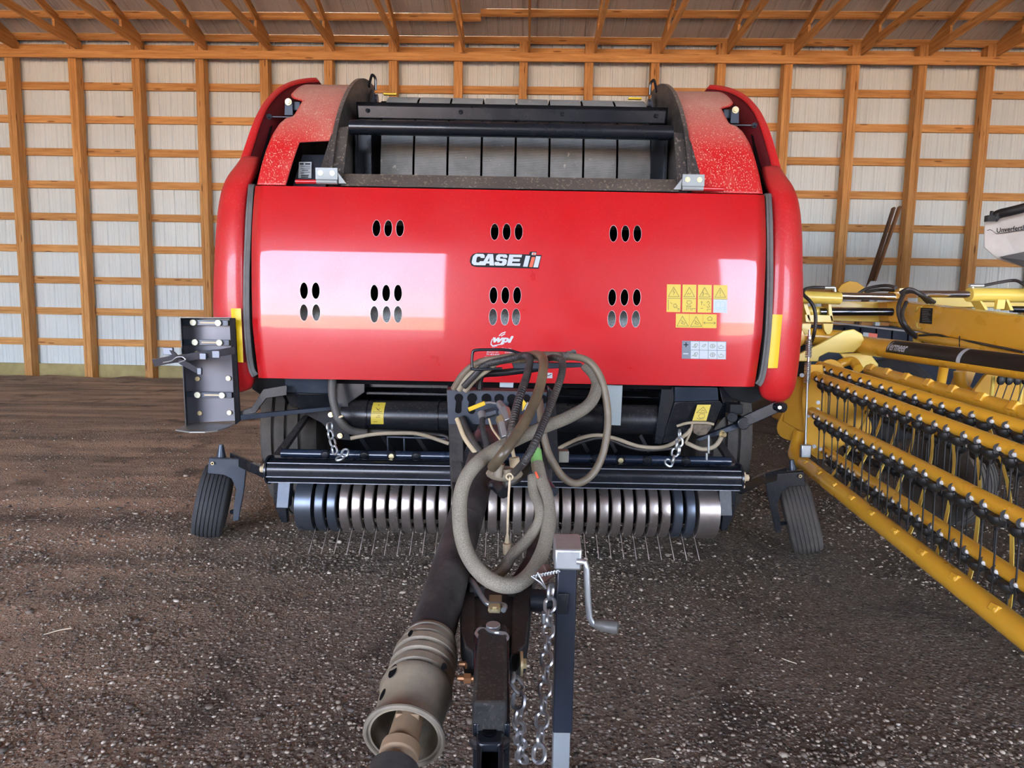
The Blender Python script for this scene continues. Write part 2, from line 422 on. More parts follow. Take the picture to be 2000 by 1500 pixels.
# floor
def floormat():
    m, nt, bs = newmat('gravel_floor')
    g = nt.nodes.new('ShaderNodeNewGeometry'); P = g.outputs['Position']
    def vor(scale, rnd=1):
        v = nt.nodes.new('ShaderNodeTexVoronoi'); v.inputs['Scale'].default_value = scale; v.inputs['Randomness'].default_value = rnd
        nt.links.new(P, v.inputs['Vector']); return v
    v1 = vor(60); v2 = vor(125); 
    sep = nt.nodes.new('ShaderNodeSeparateColor'); nt.links.new(v1.outputs['Color'], sep.inputs[0])
    sep2 = nt.nodes.new('ShaderNodeSeparateColor'); nt.links.new(v2.outputs['Color'], sep2.inputs[0])
    big = _noise(nt, .9, 6, .65, P); fine = _noise(nt, 90, 5, .7, P); mid = _noise(nt, 4.5, 6, .7, P)
    soil = _mix(nt, _ramp(nt, mid, .3, .7), (.070, .049, .034), (.17, .122, .083))
    soil = _mix(nt, _ramp(nt, fine, .35, .7), soil, (.25, .205, .155))
    st = _mix(nt, sep.outputs[0], (.070, .060, .050), (.36, .31, .245))
    st = _mix(nt, _ramp(nt, sep.outputs[1], .86, .97, 0, .6), st, (.58, .54, .48))
    st2 = _mix(nt, sep2.outputs[0], (.10, .076, .057), (.34, .27, .20))
    cover = _math(nt, 'MULTIPLY', _ramp(nt, v1.outputs['Distance'], .40, .55, 1, 0), _ramp(nt, _math(nt, 'ADD', sep.outputs[2], _ramp(nt, big, .3, .7, -.35, .35)), .35, .45))
    cover2 = _math(nt, 'MULTIPLY', _ramp(nt, v2.outputs['Distance'], .42, .55, 1, 0), _ramp(nt, sep2.outputs[2], .35, .45))
    c = _mix(nt, cover2, soil, st2); c = _mix(nt, cover, c, st)
    # tracks of reddish dry dust on the left
    s3 = nt.nodes.new('ShaderNodeMapping'); nt.links.new(P, s3.inputs[0]); s3.inputs['Rotation'].default_value = (0, 0, radians(-57)); s3.inputs['Scale'].default_value = (.35, 2.6, 1)
    tr = _noise(nt, 1.1, 5, .6, s3.outputs[0])
    sp = nt.nodes.new('ShaderNodeSeparateXYZ'); nt.links.new(P, sp.inputs[0])
    lf = _ramp(nt, sp.outputs['X'], -.4, -2.4, 0, 1)
    c = _mix(nt, _math(nt, 'MULTIPLY', _ramp(nt, tr, .38, .62, .12, .85), lf), c, (.66, .46, .31))
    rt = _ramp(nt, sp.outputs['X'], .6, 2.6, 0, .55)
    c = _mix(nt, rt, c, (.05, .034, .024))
    c = _mix(nt, _ramp(nt, _noise(nt, 1.7, 5, .65, P, .6), .54, .66, 0, .62), c, (.038, .029, .024))
    nt.links.new(c, bs.inputs['Base Color']); bs.inputs['Roughness'].default_value = .85; bs.inputs['Specular IOR Level'].default_value = .3
    h1 = _math(nt, 'MULTIPLY', _math(nt, 'SUBTRACT', 1.0, v1.outputs['Distance']), cover)
    h2 = _math(nt, 'MULTIPLY', _math(nt, 'MULTIPLY', _math(nt, 'SUBTRACT', 1.0, v2.outputs['Distance']), cover2), .45)
    h = _math(nt, 'ADD', _math(nt, 'ADD', h1, h2), _math(nt, 'MULTIPLY', fine, .5)); h = _math(nt, 'ADD', h, _math(nt, 'MULTIPLY', mid, 1.2))
    _bump(nt, bs, h, 1.0, .012)
    return m
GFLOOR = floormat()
def gz(x, y):
    a = .010*noise.noise(Vector((x*1.3, y*1.3, 0)))+.006*noise.noise(Vector((x*4, y*4, 3)))
    return a-.008
rows = []; nx, ny = 150, 130
xs = np.linspace(XL-.25, XR+.25, nx); ys = np.linspace(YF-.1, WSTEEL_Y+.4, ny)
mb = MB(); mb.grid([[Vector((x, y, gz(x, y)+(.05*max(0, 1-abs(y-11.75)/.35)*(1+noise.noise(Vector((x*2, 0, 0)))) if y > 11.2 else 0))) for x in xs] for y in ys])
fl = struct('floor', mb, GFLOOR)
yd = MB().box((0, -60, -.06), (160, 101, .06)); yd = struct('floor_yard', yd, paint('yard_dirt', (.36, .23, .13), .9, var=.2), smooth=False)
yd.name = 'floor.001'

# loose pebbles
def pebbles():
    rng = np.random.default_rng(4)
    phi = (1+5**.5)/2
    ico = np.array([(-1, phi, 0), (1, phi, 0), (-1, -phi, 0), (1, -phi, 0), (0, -1, phi), (0, 1, phi), (0, -1, -phi), (0, 1, -phi), (phi, 0, -1), (phi, 0, 1), (-phi, 0, -1), (-phi, 0, 1)]); ico /= np.linalg.norm(ico[0])
    tri = np.array([(0, 11, 5), (0, 5, 1), (0, 1, 7), (0, 7, 10), (0, 10, 11), (1, 5, 9), (5, 11, 4), (11, 10, 2), (10, 7, 6), (7, 1, 8), (3, 9, 4), (3, 4, 2), (3, 2, 6), (3, 6, 8), (3, 8, 9), (4, 9, 5), (2, 4, 11), (6, 2, 10), (8, 6, 7), (9, 8, 1)])
    N = 32000; out = []; n = 0
    while n < N:
        d = .95+6.3*rng.random()**1.6; x = (rng.random()*2-1)*.9*d
        dens = noise.noise(Vector((x*1.5, d*1.5, 7)))*.9+noise.noise(Vector((x*.5, d*.5, 2)))+.65
        if d > 5: dens *= .6
        if rng.random() > dens: continue
        out.append((x, d)); n += 1
    out = np.array(out)
    s = .0027+.0046*rng.random(N)**2; big = rng.random(N) < .02; s[big] *= 2.0; s *= np.where(out[:, 1] > 3, 1.3, 1)
    base = ico*(1+.25*(rng.random((8, 12, 1))-.5)).repeat(N//8+1, axis=0)[:N]
    sc = np.stack([s*(1+.5*rng.random(N)), s*(.7+.5*rng.random(N)), s*(.45+.35*rng.random(N))], 1)
    v = base*sc[:, None, :]; a = rng.random(N)*2*pi; ca, sa = np.cos(a)[:, None], np.sin(a)[:, None]
    x = v[..., 0]*ca-v[..., 1]*sa; y = v[..., 0]*sa+v[..., 1]*ca
    zz = np.array([gz(p[0], p[1]) for p in out])
    vv = np.stack([x+out[:, 0, None], y+out[:, 1, None], v[..., 2]+(zz+s*.25)[:, None]], -1).reshape(-1, 3)
    ff = (tri[None]+(np.arange(N)*12)[:, None, None]).reshape(-1, 3)
    me = bpy.data.meshes.new('gravel'); me.vertices.add(len(vv)); me.vertices.foreach_set('co', vv.ravel())
    me.loops.add(ff.size); me.loops.foreach_set('vertex_index', ff.ravel()); me.polygons.add(len(ff))
    me.polygons.foreach_set('loop_start', np.arange(0, ff.size, 3)); me.polygons.foreach_set('loop_total', np.full(len(ff), 3))
    me.polygons.foreach_set('use_smooth', np.ones(len(ff), bool)); me.update(); me.validate()
    m, nt, bs = newmat('pebble'); g = nt.nodes.new('ShaderNodeNewGeometry'); cr = nt.nodes.new('ShaderNodeValToRGB')
    nt.links.new(g.outputs['Random Per Island'], cr.inputs[0]); E_ = cr.color_ramp.elements
    E_[0].color = (.07, .056, .048, 1); E_[1].color = (.50, .44, .36, 1); E_[1].position = 1
    for p, c in ((.4, (.15, .115, .085)), (.75, (.25, .20, .15)), (.93, (.38, .32, .25))): q = E_.new(p); q.color = (*c, 1)
    nt.links.new(cr.outputs[0], bs.inputs['Base Color']); bs.inputs['Roughness'].default_value = .7
    me.materials.append(m); o = bpy.data.objects.new('gravel', me); col.objects.link(o)
    o['kind'] = 'stuff'; o['label'] = 'loose grey and brown gravel strewn over the dirt floor'; o['category'] = 'gravel'
pebbles()
def straw(pts, r, label):
    m = MB(); P = [Vector((x, y, gz(x, y)+.010+h)) for x, y, h in pts]; m.tube(catmull(P, 4), r, 6)
    o = m.build('straw', paint('dry_straw', (.55, .47, .33), .7), None, off=P[0]); o['label'] = label; o['category'] = 'straw'; o['group'] = 'straws lying on the floor'
def gp(px, py):
    r = V(px, py, 1.0)-Vector((0, 0, HC)); t = -HC/r.z; return (r.x*t, r.y*t, 0)
straw([gp(85, 1238), gp(115, 1230), gp(140, 1226)], .0022, 'long pale straw on the floor at the far left of the picture')
straw([gp(1527, 1286), gp(1540, 1291), gp(1556, 1296)], .0016, 'short pale straw on the gravel right of the jack crank')
straw([gp(1255, 1485), gp(1275, 1483), gp(1298, 1488)], .0012, 'thin pale straw on the gravel just right of the jack foot')

# ================================================================== ROUND BALER
XC = -.027
baler = thing('round_baler', 'large red round baler with hoses and drawbar in the middle of the shed', 'baler', (XC, 3.9, 0))
def U(px, d, py=700): return V(px, py, d).x-XC
def SX(s, u): return XC+s*u
def CS(pts_c, s=1):
    """right-side picture points (px, py, d) turned into points of side s"""
    out = []
    for px, py, d in pts_c:
        p = V(px, py, d); out.append(Vector((SX(s, p.x-XC), p.y, p.z)))
    return out
# ---- hood: convex sheet with oval windows
def hd(z):
    return 2.93+(z-1.33)**2/7.6+(.28*(z-1.6)**2 if z > 1.6 else 0)
UH = U(1492, 2.95, 560)
zb = V(990, 747, 2.945).z; zt = V(990, 371, 3.0).z
rows = []
for k in range(41):
    z = zb+(zt-zb)*k/40
    r = []
    hw = UH*(1-.014*max(0, (1.25-z)/.25))
    for i in range(49):
        x = -hw+2*hw*i/48
        edge = max(0, abs(x)-hw+.012)/.012
        r.append(Vector((XC+x, hd(z)+.008*edge**2, z)))
    rows.append(r)
top = [p+Vector((0, .03, .004)) for p in rows[-1]]; bot = [p+Vector((0, .03, -.002)) for p in rows[0]]
m = MB().grid([bot]+rows+[top])
hood = m.build('front_hood', RED, baler, solid=0, ang=50)
def sheet_solid(o, t):
    md = o.modifiers.new('s', 'SOLIDIFY'); md.thickness = t; md.offset = -1
sheet_solid(hood, .004)
ovals = []
for y0, xs_ in ((445, (734, 757, 780)), (452, (966, 989.5, 1013)), (455.5, (1199, 1222.5, 1246)), (568, (595, 618)), (572.5, (732, 755, 778)), (577, (964, 987, 1010)), (581, (1195, 1219, 1243)),
               (610.5, (595, 619)), (614, (732, 756, 778)), (619, (963, 986, 1008)), (623, (1194, 1217, 1241))):
    for x_ in xs_: ovals.append((x_, y0))
cut = MB()
rimm = MB(); lastx = [None]
for x_, y_ in ovals:
    c = V(x_, y_, 2.94); a = 7.6*2.94/F_PX; b = 15.8*2.94/F_PX
    ring = [Vector((c.x+a*cos(2*pi*k/32), 2.8, c.z+b*sin(2*pi*k/32))) for k in range(32)]
    cut.prism(ring, (0, .35, 0))
    if lastx[0] is None or abs(x_-lastx[0][0]) > 40 or y_ != lastx[0][1]: rimm.mark()
    lastx[0] = (x_, y_)
    rr = []
    for q in (0, 1, 2, 3):
        aa = a+(.0013 if q in (0, 3) else 0); bb = b+(.0013 if q in (0, 3) else 0); dy = (-.0012, -.0012, .005, .005)[q]
        rr.append([Vector((c.x+aa*cos(2*pi*k/32), hd(c.z+bb*sin(2*pi*k/32))+dy, c.z+bb*sin(2*pi*k/32))) for k in range(32)])
    rimm.grid(rr, True)
cuto = cut.build('cutter', RED, None, smooth=False)
cuto.location = (0, 0, 0)
bpy.context.view_layer.update()
md = hood.modifiers.new('bool', 'BOOLEAN'); md.operation = 'DIFFERENCE'; md.object = cuto; md.solver = 'EXACT'
dg = bpy.context.evaluated_depsgraph_get(); nme = bpy.data.meshes.new_from_object(hood.evaluated_get(dg)); hood.modifiers.clear()
old = hood.data; hood.data = nme; bpy.data.meshes.remove(old); bpy.data.objects.remove(cuto)
rimm.build('oval_edge', paint('bare_cut_edge', (.62, .5, .5), .4, metal=.3), hood, label='pale bare metal edges of the oval hood openings')

# ---- decals laid on the curved hood
def decal(name, vs_, fs, mat, lift, parent=hood, label=None, sx=1):
    m = MB(); m.add([(x, hd(z)-lift, z) for x, z in vs_], fs)
    return m.build(name, mat, parent, smooth=False, label=label)
def hp(px, py): p = V(px, py, hd(V(px, py, 2.95).z)); return (p.x, p.z)
def quadp(pts, n=6):
    """4 picture corners (tl, tr, br, bl) -> small grid that follows the hood"""
    P = [Vector(hp(*q)) for q in pts]; vs_, fs = [], []
    for j in range(n+1):
        for i in range(n+1):
            s, t = i/n, j/n; vs_.append(tuple((P[0]*(1-s)+P[1]*s)*(1-t)+(P[3]*(1-s)+P[2]*s)*t))
    for j in range(n):
        for i in range(n): a = j*(n+1)+i; fs.append((a, a+1, a+n+2, a+n+1))
    return vs_, fs
def rect(x0, y0, x1, y1, sl=.018):
    return [(x0, y0), (x1, y0+(x1-x0)*sl), (x1-(y1-y0)*sl, y1+(x1-x0)*sl), (x0-(y1-y0)*sl, y1)]
def strokes(lines, wpx):
    """open polylines in picture pixels -> flat ribbons"""
    vs_, fs = [], []
    for L in lines:
        for a, b in zip(L[:-1], L[1:]):
            a = Vector(a); b = Vector(b); n = (b-a); 
            if n.length < 1e-6: continue
            n = Vector((-n.y, n.x)).normalized()*wpx/2; t = (b-a).normalized()*wpx*.3; o = len(vs_)
            vs_ += [hp(*(a+n-t)), hp(*(b+n+t)), hp(*(b-n+t)), hp(*(a-n-t))]; fs.append((o, o+1, o+2, o+3))
    return vs_, fs
def polyp(pts): return [hp(*q) for q in pts], [tuple(range(len(pts)))]
def textp(txt, x0, y0, x1, y1, shear=0, offset=0, **k):
    """text filling the box whose picture corners are x0,y0 (top left) x1,y1 (bottom right), following the roll"""
    v, f = text2d(txt, 1, offset, shear, **k); v = fit2d(v, 0, 1, 0, 1)
    return [hp(x0+(x1-x0)*a-(y1-y0)*(1-b)*.018, y0+(y1-y0)*(1-b)+(x1-x0)*a*.018) for a, b in v], f
# CASE IH badge
o_v = [(924, 496), (934, 493.5), (1024, 496.5), (1033, 497), (1035.5, 491.5), (1048.5, 491.8), (1047, 498), (1058, 498.3), (1052, 525), (930, 521.5), (921, 519), (917.5, 511), (919, 502)]
decal('badge_outline', *polyp(o_v), KDEC, .0014, label='black outline of the white maker badge')
LET = {'C': [(38, 100), (84, 100), (100, 86), (100, 64), (68, 64), (66, 72), (60, 76), (44, 76), (36, 68), (36, 32), (44, 24), (60, 24), (66, 28), (68, 36), (100, 36), (100, 14), (84, 0), (24, 0), (4, 14), (0, 30), (0, 70), (6, 86), (22, 100)],
       'A': [(0, 0), (34, 100), (74, 100), (100, 0), (66, 0), (61, 17), (37, 17), (32, 0)],
       'S': [(14, 0), (82, 0), (98, 14), (98, 46), (84, 60), (42, 62), (37, 66), (37, 74), (42, 78), (58, 78), (63, 70), (94, 70), (94, 86), (80, 100), (20, 100), (4, 88), (4, 56), (18, 42), (58, 40), (63, 36), (63, 27), (58, 22), (42, 22), (36, 32), (2, 32), (2, 12)],
       'E': [(0, 0), (0, 100), (96, 100), (96, 77), (34, 77), (34, 62), (88, 62), (88, 39), (34, 39), (34, 23), (98, 23), (98, 0)]}
for ch, x0, x1 in (('C', 920.5, 943.5), ('A', 940, 965.5), ('S', 965, 989), ('E', 990.5, 1016.5)):
    def lp(P): return [(x0+(x1-x0)*a/100+4.6*b/100-.4, 519.0-22.0*b/100+(x0-985+(x1-x0)*a/100)*.020) for a, b in P]
    decal('badge_letters', *polyp(lp(LET[ch])), WDEC, .0022)
    if ch == 'A': decal('badge_outline', *polyp(lp([(43, 36), (57, 36), (52, 70)])), KDEC, .0030)
decal('badge_letters', *polyp([(1026.8, 499.6), (1035.6, 500), (1030.2, 521.2), (1021.4, 520.8)]), WDEC, .0022)
decal('badge_letters', *polyp([(1046.8, 500.4), (1056, 500.8), (1050.6, 522.4), (1041.4, 522)]), WDEC, .0022)
decal('badge_outline', *polyp([(1036.4, 499.0), (1047.2, 499.4), (1041.2, 523.0), (1030.6, 522.6)]), KDEC, .0026)
decal('badge_stripe', *polyp([(1038.6, 502.2), (1045.0, 502.4), (1039.8, 521.8), (1033.4, 521.5)]), RDEC, .0030, label='orange red bar in the middle of the badge')
decal('badge_letters', *polyp([(1039.3, 493.2), (1047.4, 493.6), (1046.2, 498.4), (1038.1, 498)]), WDEC, .0025)
decal('badge_stripe', *polyp([(1040.8, 494.4), (1045.9, 494.6), (1045.2, 497.6), (1040, 497.4)]), RDEC, .0030)
# dealer decal
decal('dealer_logo', *textp('wpi', 963, 655.5, 1003, 673, shear=.35, offset=.05), WDEC, .0014, label='white slanted lowercase dealer letters')
decal('dealer_logo', *strokes([[(962, 662), (959.5, 668), (959, 673), (963, 675.5), (984, 671)], [(959.5, 672), (962, 676.5), (970, 675.5)], [(975, 656), (980, 651), (987, 648.5)], [(979, 656), (986, 652)]], 1.8), WDEC, .0014)
for t_, a, b, c, d_ in (('Western Plains, Inc.', 961, 678.6, 1000, 682.2), ('BEULAH, ND', 951, 686.3, 974, 689), ('BOWMAN, ND', 986, 687, 1012, 689.7), ('701-873-4164', 950, 690.2, 975.5, 693.6), ('701-523-3292', 986.5, 691, 1012, 694.3), ('DICKINSON, ND', 947, 695.8, 990, 699)):
    decal('dealer_text', *textp(t_, a, b, c, d_, offset=.01), WDEC, .0014)
decal('tick_decal', *quadp(rect(1068, 728, 1079, 738.5)), WDEC, .0014, label='small white square decal with a black tick')
decal('tick_decal', *strokes([[(1069, 734), (1071.5, 733.5), (1077, 730.8)]], 1.3), KDEC, .0024)
# yellow warning decals
def tri(cx, cy, s): return [(cx, cy-s), (cx+s*1.05, cy+s*.85), (cx-s*1.05, cy+s*.85), (cx, cy-s)]
for k, x0 in enumerate((1302.5, 1333, 1363, 1393.5)):
    y0 = 555.2+k*.5
    p = decal('warning_decal', *quadp(rect(x0, y0, x0+27, y0+54)), YDEC, .0014, label='yellow pictogram warning decal on the red hood')
    if k == 3:
        q = quadp(rect(x0-.2, y0+28, x0+26.6, y0+54)); decal('manual_panel', *q, WDEC, .0022, label='white square with an open book symbol')
    L = [tri(x0+13, y0+15.5, 10), [(x0+1.5, y0+27.3), (x0+26, y0+27.7)]]
    if k == 0: L += [[(x0+14, y0+9.5), (x0+11.5, y0+15), (x0+15, y0+15), (x0+12.5, y0+20.5)], [(x0+2.5, y0+30), (x0+2.5, y0+50)], [(x0+7, y0+36), (x0+10, y0+38)], [(x0+12, y0+40), (x0+17, y0+38), (x0+20, y0+43), (x0+15, y0+46), (x0+12, y0+42)], [(x0+18, y0+46), (x0+24, y0+48), (x0+21, y0+51)]]
    if k == 1: L += [[(x0+9, y0+20), (x0+11, y0+17), (x0+14, y0+19), (x0+16, y0+16)], [(x0+9, y0+32), (x0+16, y0+32), (x0+18, y0+35.5), (x0+15, y0+38.5), (x0+10, y0+38.5), (x0+8, y0+35), (x0+9, y0+32)], [(x0+7, y0+42), (x0+17, y0+42)], [(x0+9, y0+42), (x0+8, y0+50)], [(x0+15, y0+42), (x0+15, y0+50)], [(x0+12, y0+44), (x0+12, y0+48)], [(x0+18, y0+51), (x0+18, y0+47), (x0+25, y0+47)]]
    if k == 2: L += [[(x0+9, y0+14), (x0+11, y0+17), (x0+9, y0+22)], [(x0+13, y0+18), (x0+17, y0+17), (x0+18, y0+20)], [(x0+7, y0+32), (x0+7, y0+40)], [(x0+5, y0+34), (x0+9, y0+34)], [(x0+5, y0+46), (x0+10, y0+46)], [(x0+17, y0+36), (x0+20, y0+32), (x0+23, y0+36), (x0+20, y0+39), (x0+23, y0+43), (x0+19, y0+45), (x0+17, y0+42)], [(x0+11, y0+39), (x0+14, y0+40)], [(x0+18, y0+51), (x0+18, y0+48), (x0+25, y0+48)]]
    if k == 3: L += [[(x0+13, y0+9.5), (x0+13, y0+17)], [(x0+13, y0+19.5), (x0+13, y0+21.5)]]
    decal('pictogram', *strokes(L, .85), PIC, .0028, parent=p)
    if k == 3: decal('pictogram', *strokes([[(x0+4, y0+34), (x0+8, y0+32), (x0+13, y0+34), (x0+13, y0+46), (x0+8, y0+44), (x0+4, y0+46), (x0+4, y0+34)], [(x0+13, y0+34), (x0+18, y0+32), (x0+22, y0+34), (x0+22, y0+46), (x0+18, y0+44), (x0+13, y0+46)], [(x0+3, y0+48), (x0+23, y0+48.5)]], .8), paint('blue_ink', (.20, .38, .45), .5), .0028, parent=p)
for x0, x1 in ((1320, 1346.5), (1346.5, 1373), (1373, 1400)):
    y0 = 612.6+(x0-1320)*.018
    p = decal('warning_decal', *quadp(rect(x0, y0, x1-.4, y0+27)), YDEC, .0014, label='yellow pictogram warning decal in the lower row')
    cx = (x0+x1)/2
    if x0 < 1370: L = [tri(cx-.5, y0+15.5, 10.5), [(cx-3, y0+13), (cx, y0+15), (cx-3, y0+19), (cx+4, y0+21)], [(cx+1, y0+16), (cx+5, y0+19)]]
    else: L = [[(x0+1, y0+17), (x1-3, y0+17.5)], [(x0+4, y0+15), (x0+1, y0+17), (x0+4, y0+19.4)], [(x1-6, y0+15), (x1-3, y0+17.5), (x1-6, y0+19.7)], [(cx-4, y0+12), (cx-5, y0+8), (cx, y0+4.5), (cx+4, y0+8), (cx+3.5, y0+12), (cx-4, y0+12)]]
    decal('pictogram', *strokes(L, .85), PIC, .0028, parent=p)
# grey and white control symbols
p = decal('symbol_decal', *quadp(rect(1332, 665.4, 1418.5, 700.5)), GDEC, .0014, label='grey and white plus and minus symbol decal')
for i in range(4):
    for j in range(2):
        x0 = 1349+i*17.3; y0 = 666.8+j*17.2+i*.3
        decal('symbol_panel', *quadp(rect(x0, y0, x0+16.3, y0+16.2), 2), WDEC, .0022, parent=p)
L = [[(1335.5, 673.2), (1343.5, 673.4)], [(1339.6, 669.3), (1339.4, 677.3)]]
decal('pictogram', *strokes(L, 1.9), KDEC, .0032, parent=p)
decal('pictogram', *strokes([[(1334.5, 690.6), (1343.5, 690.9)]], 2.0), WDEC, .0032, parent=p)
L = []
for i, j in ((0, 0), (0, 1), (2, 0), (2, 1), (3, 0), (3, 1), (1, 0)):
    x0 = 1349+i*17.3; y0 = 666.8+j*17.2+i*.3
    if i == 0: L += [[(x0+2, y0+11), (x0+6, y0+10), (x0+8, y0+5), (x0+12, y0+4.5), (x0+14, y0+8)], [(x0+6, y0+11), (x0+10, y0+12), (x0+12, y0+8)], [(x0+8, y0+5), (x0+9, y0+11)]]
    if i == 1: L += [[(x0+4, y0+10), (x0+8, y0+6), (x0+12, y0+5.5), (x0+9, y0+10), (x0+6, y0+10)]]
    if i == 2: L += [[(x0+3, y0+9), (x0+5, y0+5), (x0+10, y0+4.5), (x0+13, y0+8), (x0+10, y0+12), (x0+5, y0+12), (x0+3, y0+9)], [(x0+5, y0+8.5), (x0+11, y0+8.5)], [(x0+8, y0+5.5), (x0+8, y0+11)]]
    if i == 3: L += [[(x0+2, y0+8), (x0+3, y0+13), (x0+13, y0+12)], [(x0+5, y0+9), (x0+7, y0+6), (x0+10, y0+9), (x0+13, y0+9)]]
decal('pictogram', *strokes(L, .75), PIC, .0032, parent=p)

# ---- rubber seal down both hood edges, black body behind
for s in (-1, 1):
    cl = [(1501, 378, 3.04), (1503, 420, 3.0), (1504, 480, 2.985), (1504, 560, 2.98), (1501, 640, 2.985), (1495, 700, 2.99), (1488, 738, 2.995), (1480, 752, 3.0)]
    P = catmull(CS(cl, s), 5); m = MB(); rows = []
    for i, p_ in enumerate(P):
        t = (P[min(i+1, len(P)-1)]-P[max(i-1, 0)]).normalized(); n = Vector((t.z, 0, -t.x)); hw = .017 if i < len(P)-6 else .017+.004*(i-len(P)+6)/6
        rows.append([p_-n*hw+Vector((0, .02, 0)), p_-n*hw*.8, p_+Vector((0, -.004, 0)), p_+n*hw*.3+Vector((0, .002, 0)), p_+n*hw*.8, p_+n*hw+Vector((0, .03, 0))])
    m.grid(rows); m.build('edge_seal', SEAL, baler, solid=.003)
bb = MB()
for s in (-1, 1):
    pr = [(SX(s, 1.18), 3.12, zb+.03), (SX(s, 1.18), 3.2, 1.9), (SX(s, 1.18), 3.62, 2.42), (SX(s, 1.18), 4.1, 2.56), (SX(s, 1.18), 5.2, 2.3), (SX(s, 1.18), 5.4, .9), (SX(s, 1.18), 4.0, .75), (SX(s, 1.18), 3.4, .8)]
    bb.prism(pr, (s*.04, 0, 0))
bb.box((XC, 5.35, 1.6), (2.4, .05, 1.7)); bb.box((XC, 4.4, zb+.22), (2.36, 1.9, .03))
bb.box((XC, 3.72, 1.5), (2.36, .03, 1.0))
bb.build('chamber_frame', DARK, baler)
m = MB().lathe([(0, .01), (0, .13), (2.1, .13), (2.1, .01)], (XC-1.05, 3.16, 1.235), (1, 0, 0), 32); m.build('net_roll', NET, baler, label='grey wrap roll seen through the lowest hood openings')
m = MB()
for s in (-1, 1): m.cyl((SX(s, 1.02), 3.28, 1.30), (SX(s, 1.18), 3.28, 1.30), .05)
m.build('roll_spindle', CHROME, baler)

# ---- upper covers, curved back from the hood
COV = [(3.045, zt+.012), (3.09, 2.06), (3.16, 2.2), (3.27, 2.34), (3.42, 2.475), (3.58, 2.575), (3.74, 2.64), (3.9, 2.672), (4.08, 2.68), (4.4, 2.66), (5.0, 2.5)]
COVs = catmull([Vector((0, a, b)) for a, b in COV], 6)
def cov_at(z):
    for a, b in zip(COVs[:-1], COVs[1:]):
        if a.z <= z <= b.z: return a.y+(b.y-a.y)*(z-a.z)/(b.z-a.z)
    return COVs[0].y if z < COVs[0].z else 4.0
def cov_ray(px, py, lift=0):
    """where the cover surface is, for a picture point on the right-hand side"""
    lo, hi = 3.0, 4.08
    for _ in range(40):
        mid = (lo+hi)/2; z = V(px, py, mid).z
        if mid < cov_at(z)-lift: lo = mid
        else: hi = mid
    return mid
UI = .875
out_px = [(1489, 376), (1483, 345), (1474, 310), (1463, 280), (1450, 258), (1438, 247), (1424, 243), (1416, 228), (1408, 212), (1428, 207), (1432, 202), (1420, 188), (1400, 176)]
for s in (-1, 1):
    oz = []
    for px, py in out_px[:-1]:
        dd = cov_ray(px, py); p_ = V(px, py, dd); oz.append((p_.z, p_.x-XC, dd))
    # rows along the arc; outer limit interpolated from the outline above
    oz2 = sorted(oz)
    def ulim(z):
        if z <= oz2[0][0]: return oz2[0][1]
        for a, b in zip(oz2[:-1], oz2[1:]):
            if a[0] <= z <= b[0]: return a[1]+(b[1]-a[1])*(z-a[0])/max(1e-6, b[0]-a[0])
        return oz2[-1][1]
    rows = []
    fine = catmull(COVs, 2)
    notch = []
    for p_ in fine:
        if p_.y > 4.4: break
        ul = ulim(p_.z) if p_.y < 3.95 else 1.20+.0*p_.y
        if s < 0 and p_.z < 2.155:     # label recess on the left cover
            ui = 1.075-(p_.z-1.96)*.18
        else: ui = UI
        row = [Vector((SX(s, ui+(ul-ui)*k/14), p_.y, p_.z)) for k in range(15)]
        rows.append(row)
    m = MB().grid(rows); m.build('upper_cover', REDD, baler, solid=.006, ang=50, label='red curved upper cover speckled with dry chaff')
# recess with white data label on the left
rc = [V(583, 296, 3.17), V(640, 296, 3.17), V(628, 362, 3.12), V(562, 362, 3.12)]
m = MB().prism([p_+Vector((0, .06, 0)) for p_ in rc], (0, .01, 0)); m.build('recess_plate', SLATE, baler)
lbq = [V(584, 316.2, 3.19), V(608.5, 316.2, 3.19), V(608, 348, 3.19), V(582.5, 348, 3.19)]
m = MB().prism(lbq, (0, .002, 0)); lb = m.build('data_label', WDEC, baler, smooth=False, label='small white printed data label')
m = MB()
for k, (a, b, h) in enumerate(((1.5, 9, 3), (12, 22, 2.6), (3, 22, .7), (12, 22, .7), (3, 22, .7), (6, 18, 1.2), (3, 22, .8), (3, 10, .8), (4, 19, 2), (4, 18, 2))):
    y0 = 318.5+(0, .4, 5.5, 8, 10.5, 13.5, 17.5, 19.5, 23, 26.3)[k]
    q = [V(584+a, y0, 3.1885), V(584+b, y0, 3.1885), V(584+b, y0+h, 3.1885), V(584+a, y0+h, 3.1885)]
    m.prism(q, (0, .0004, 0))
m.build('printed_lines', KDEC, lb, smooth=False)
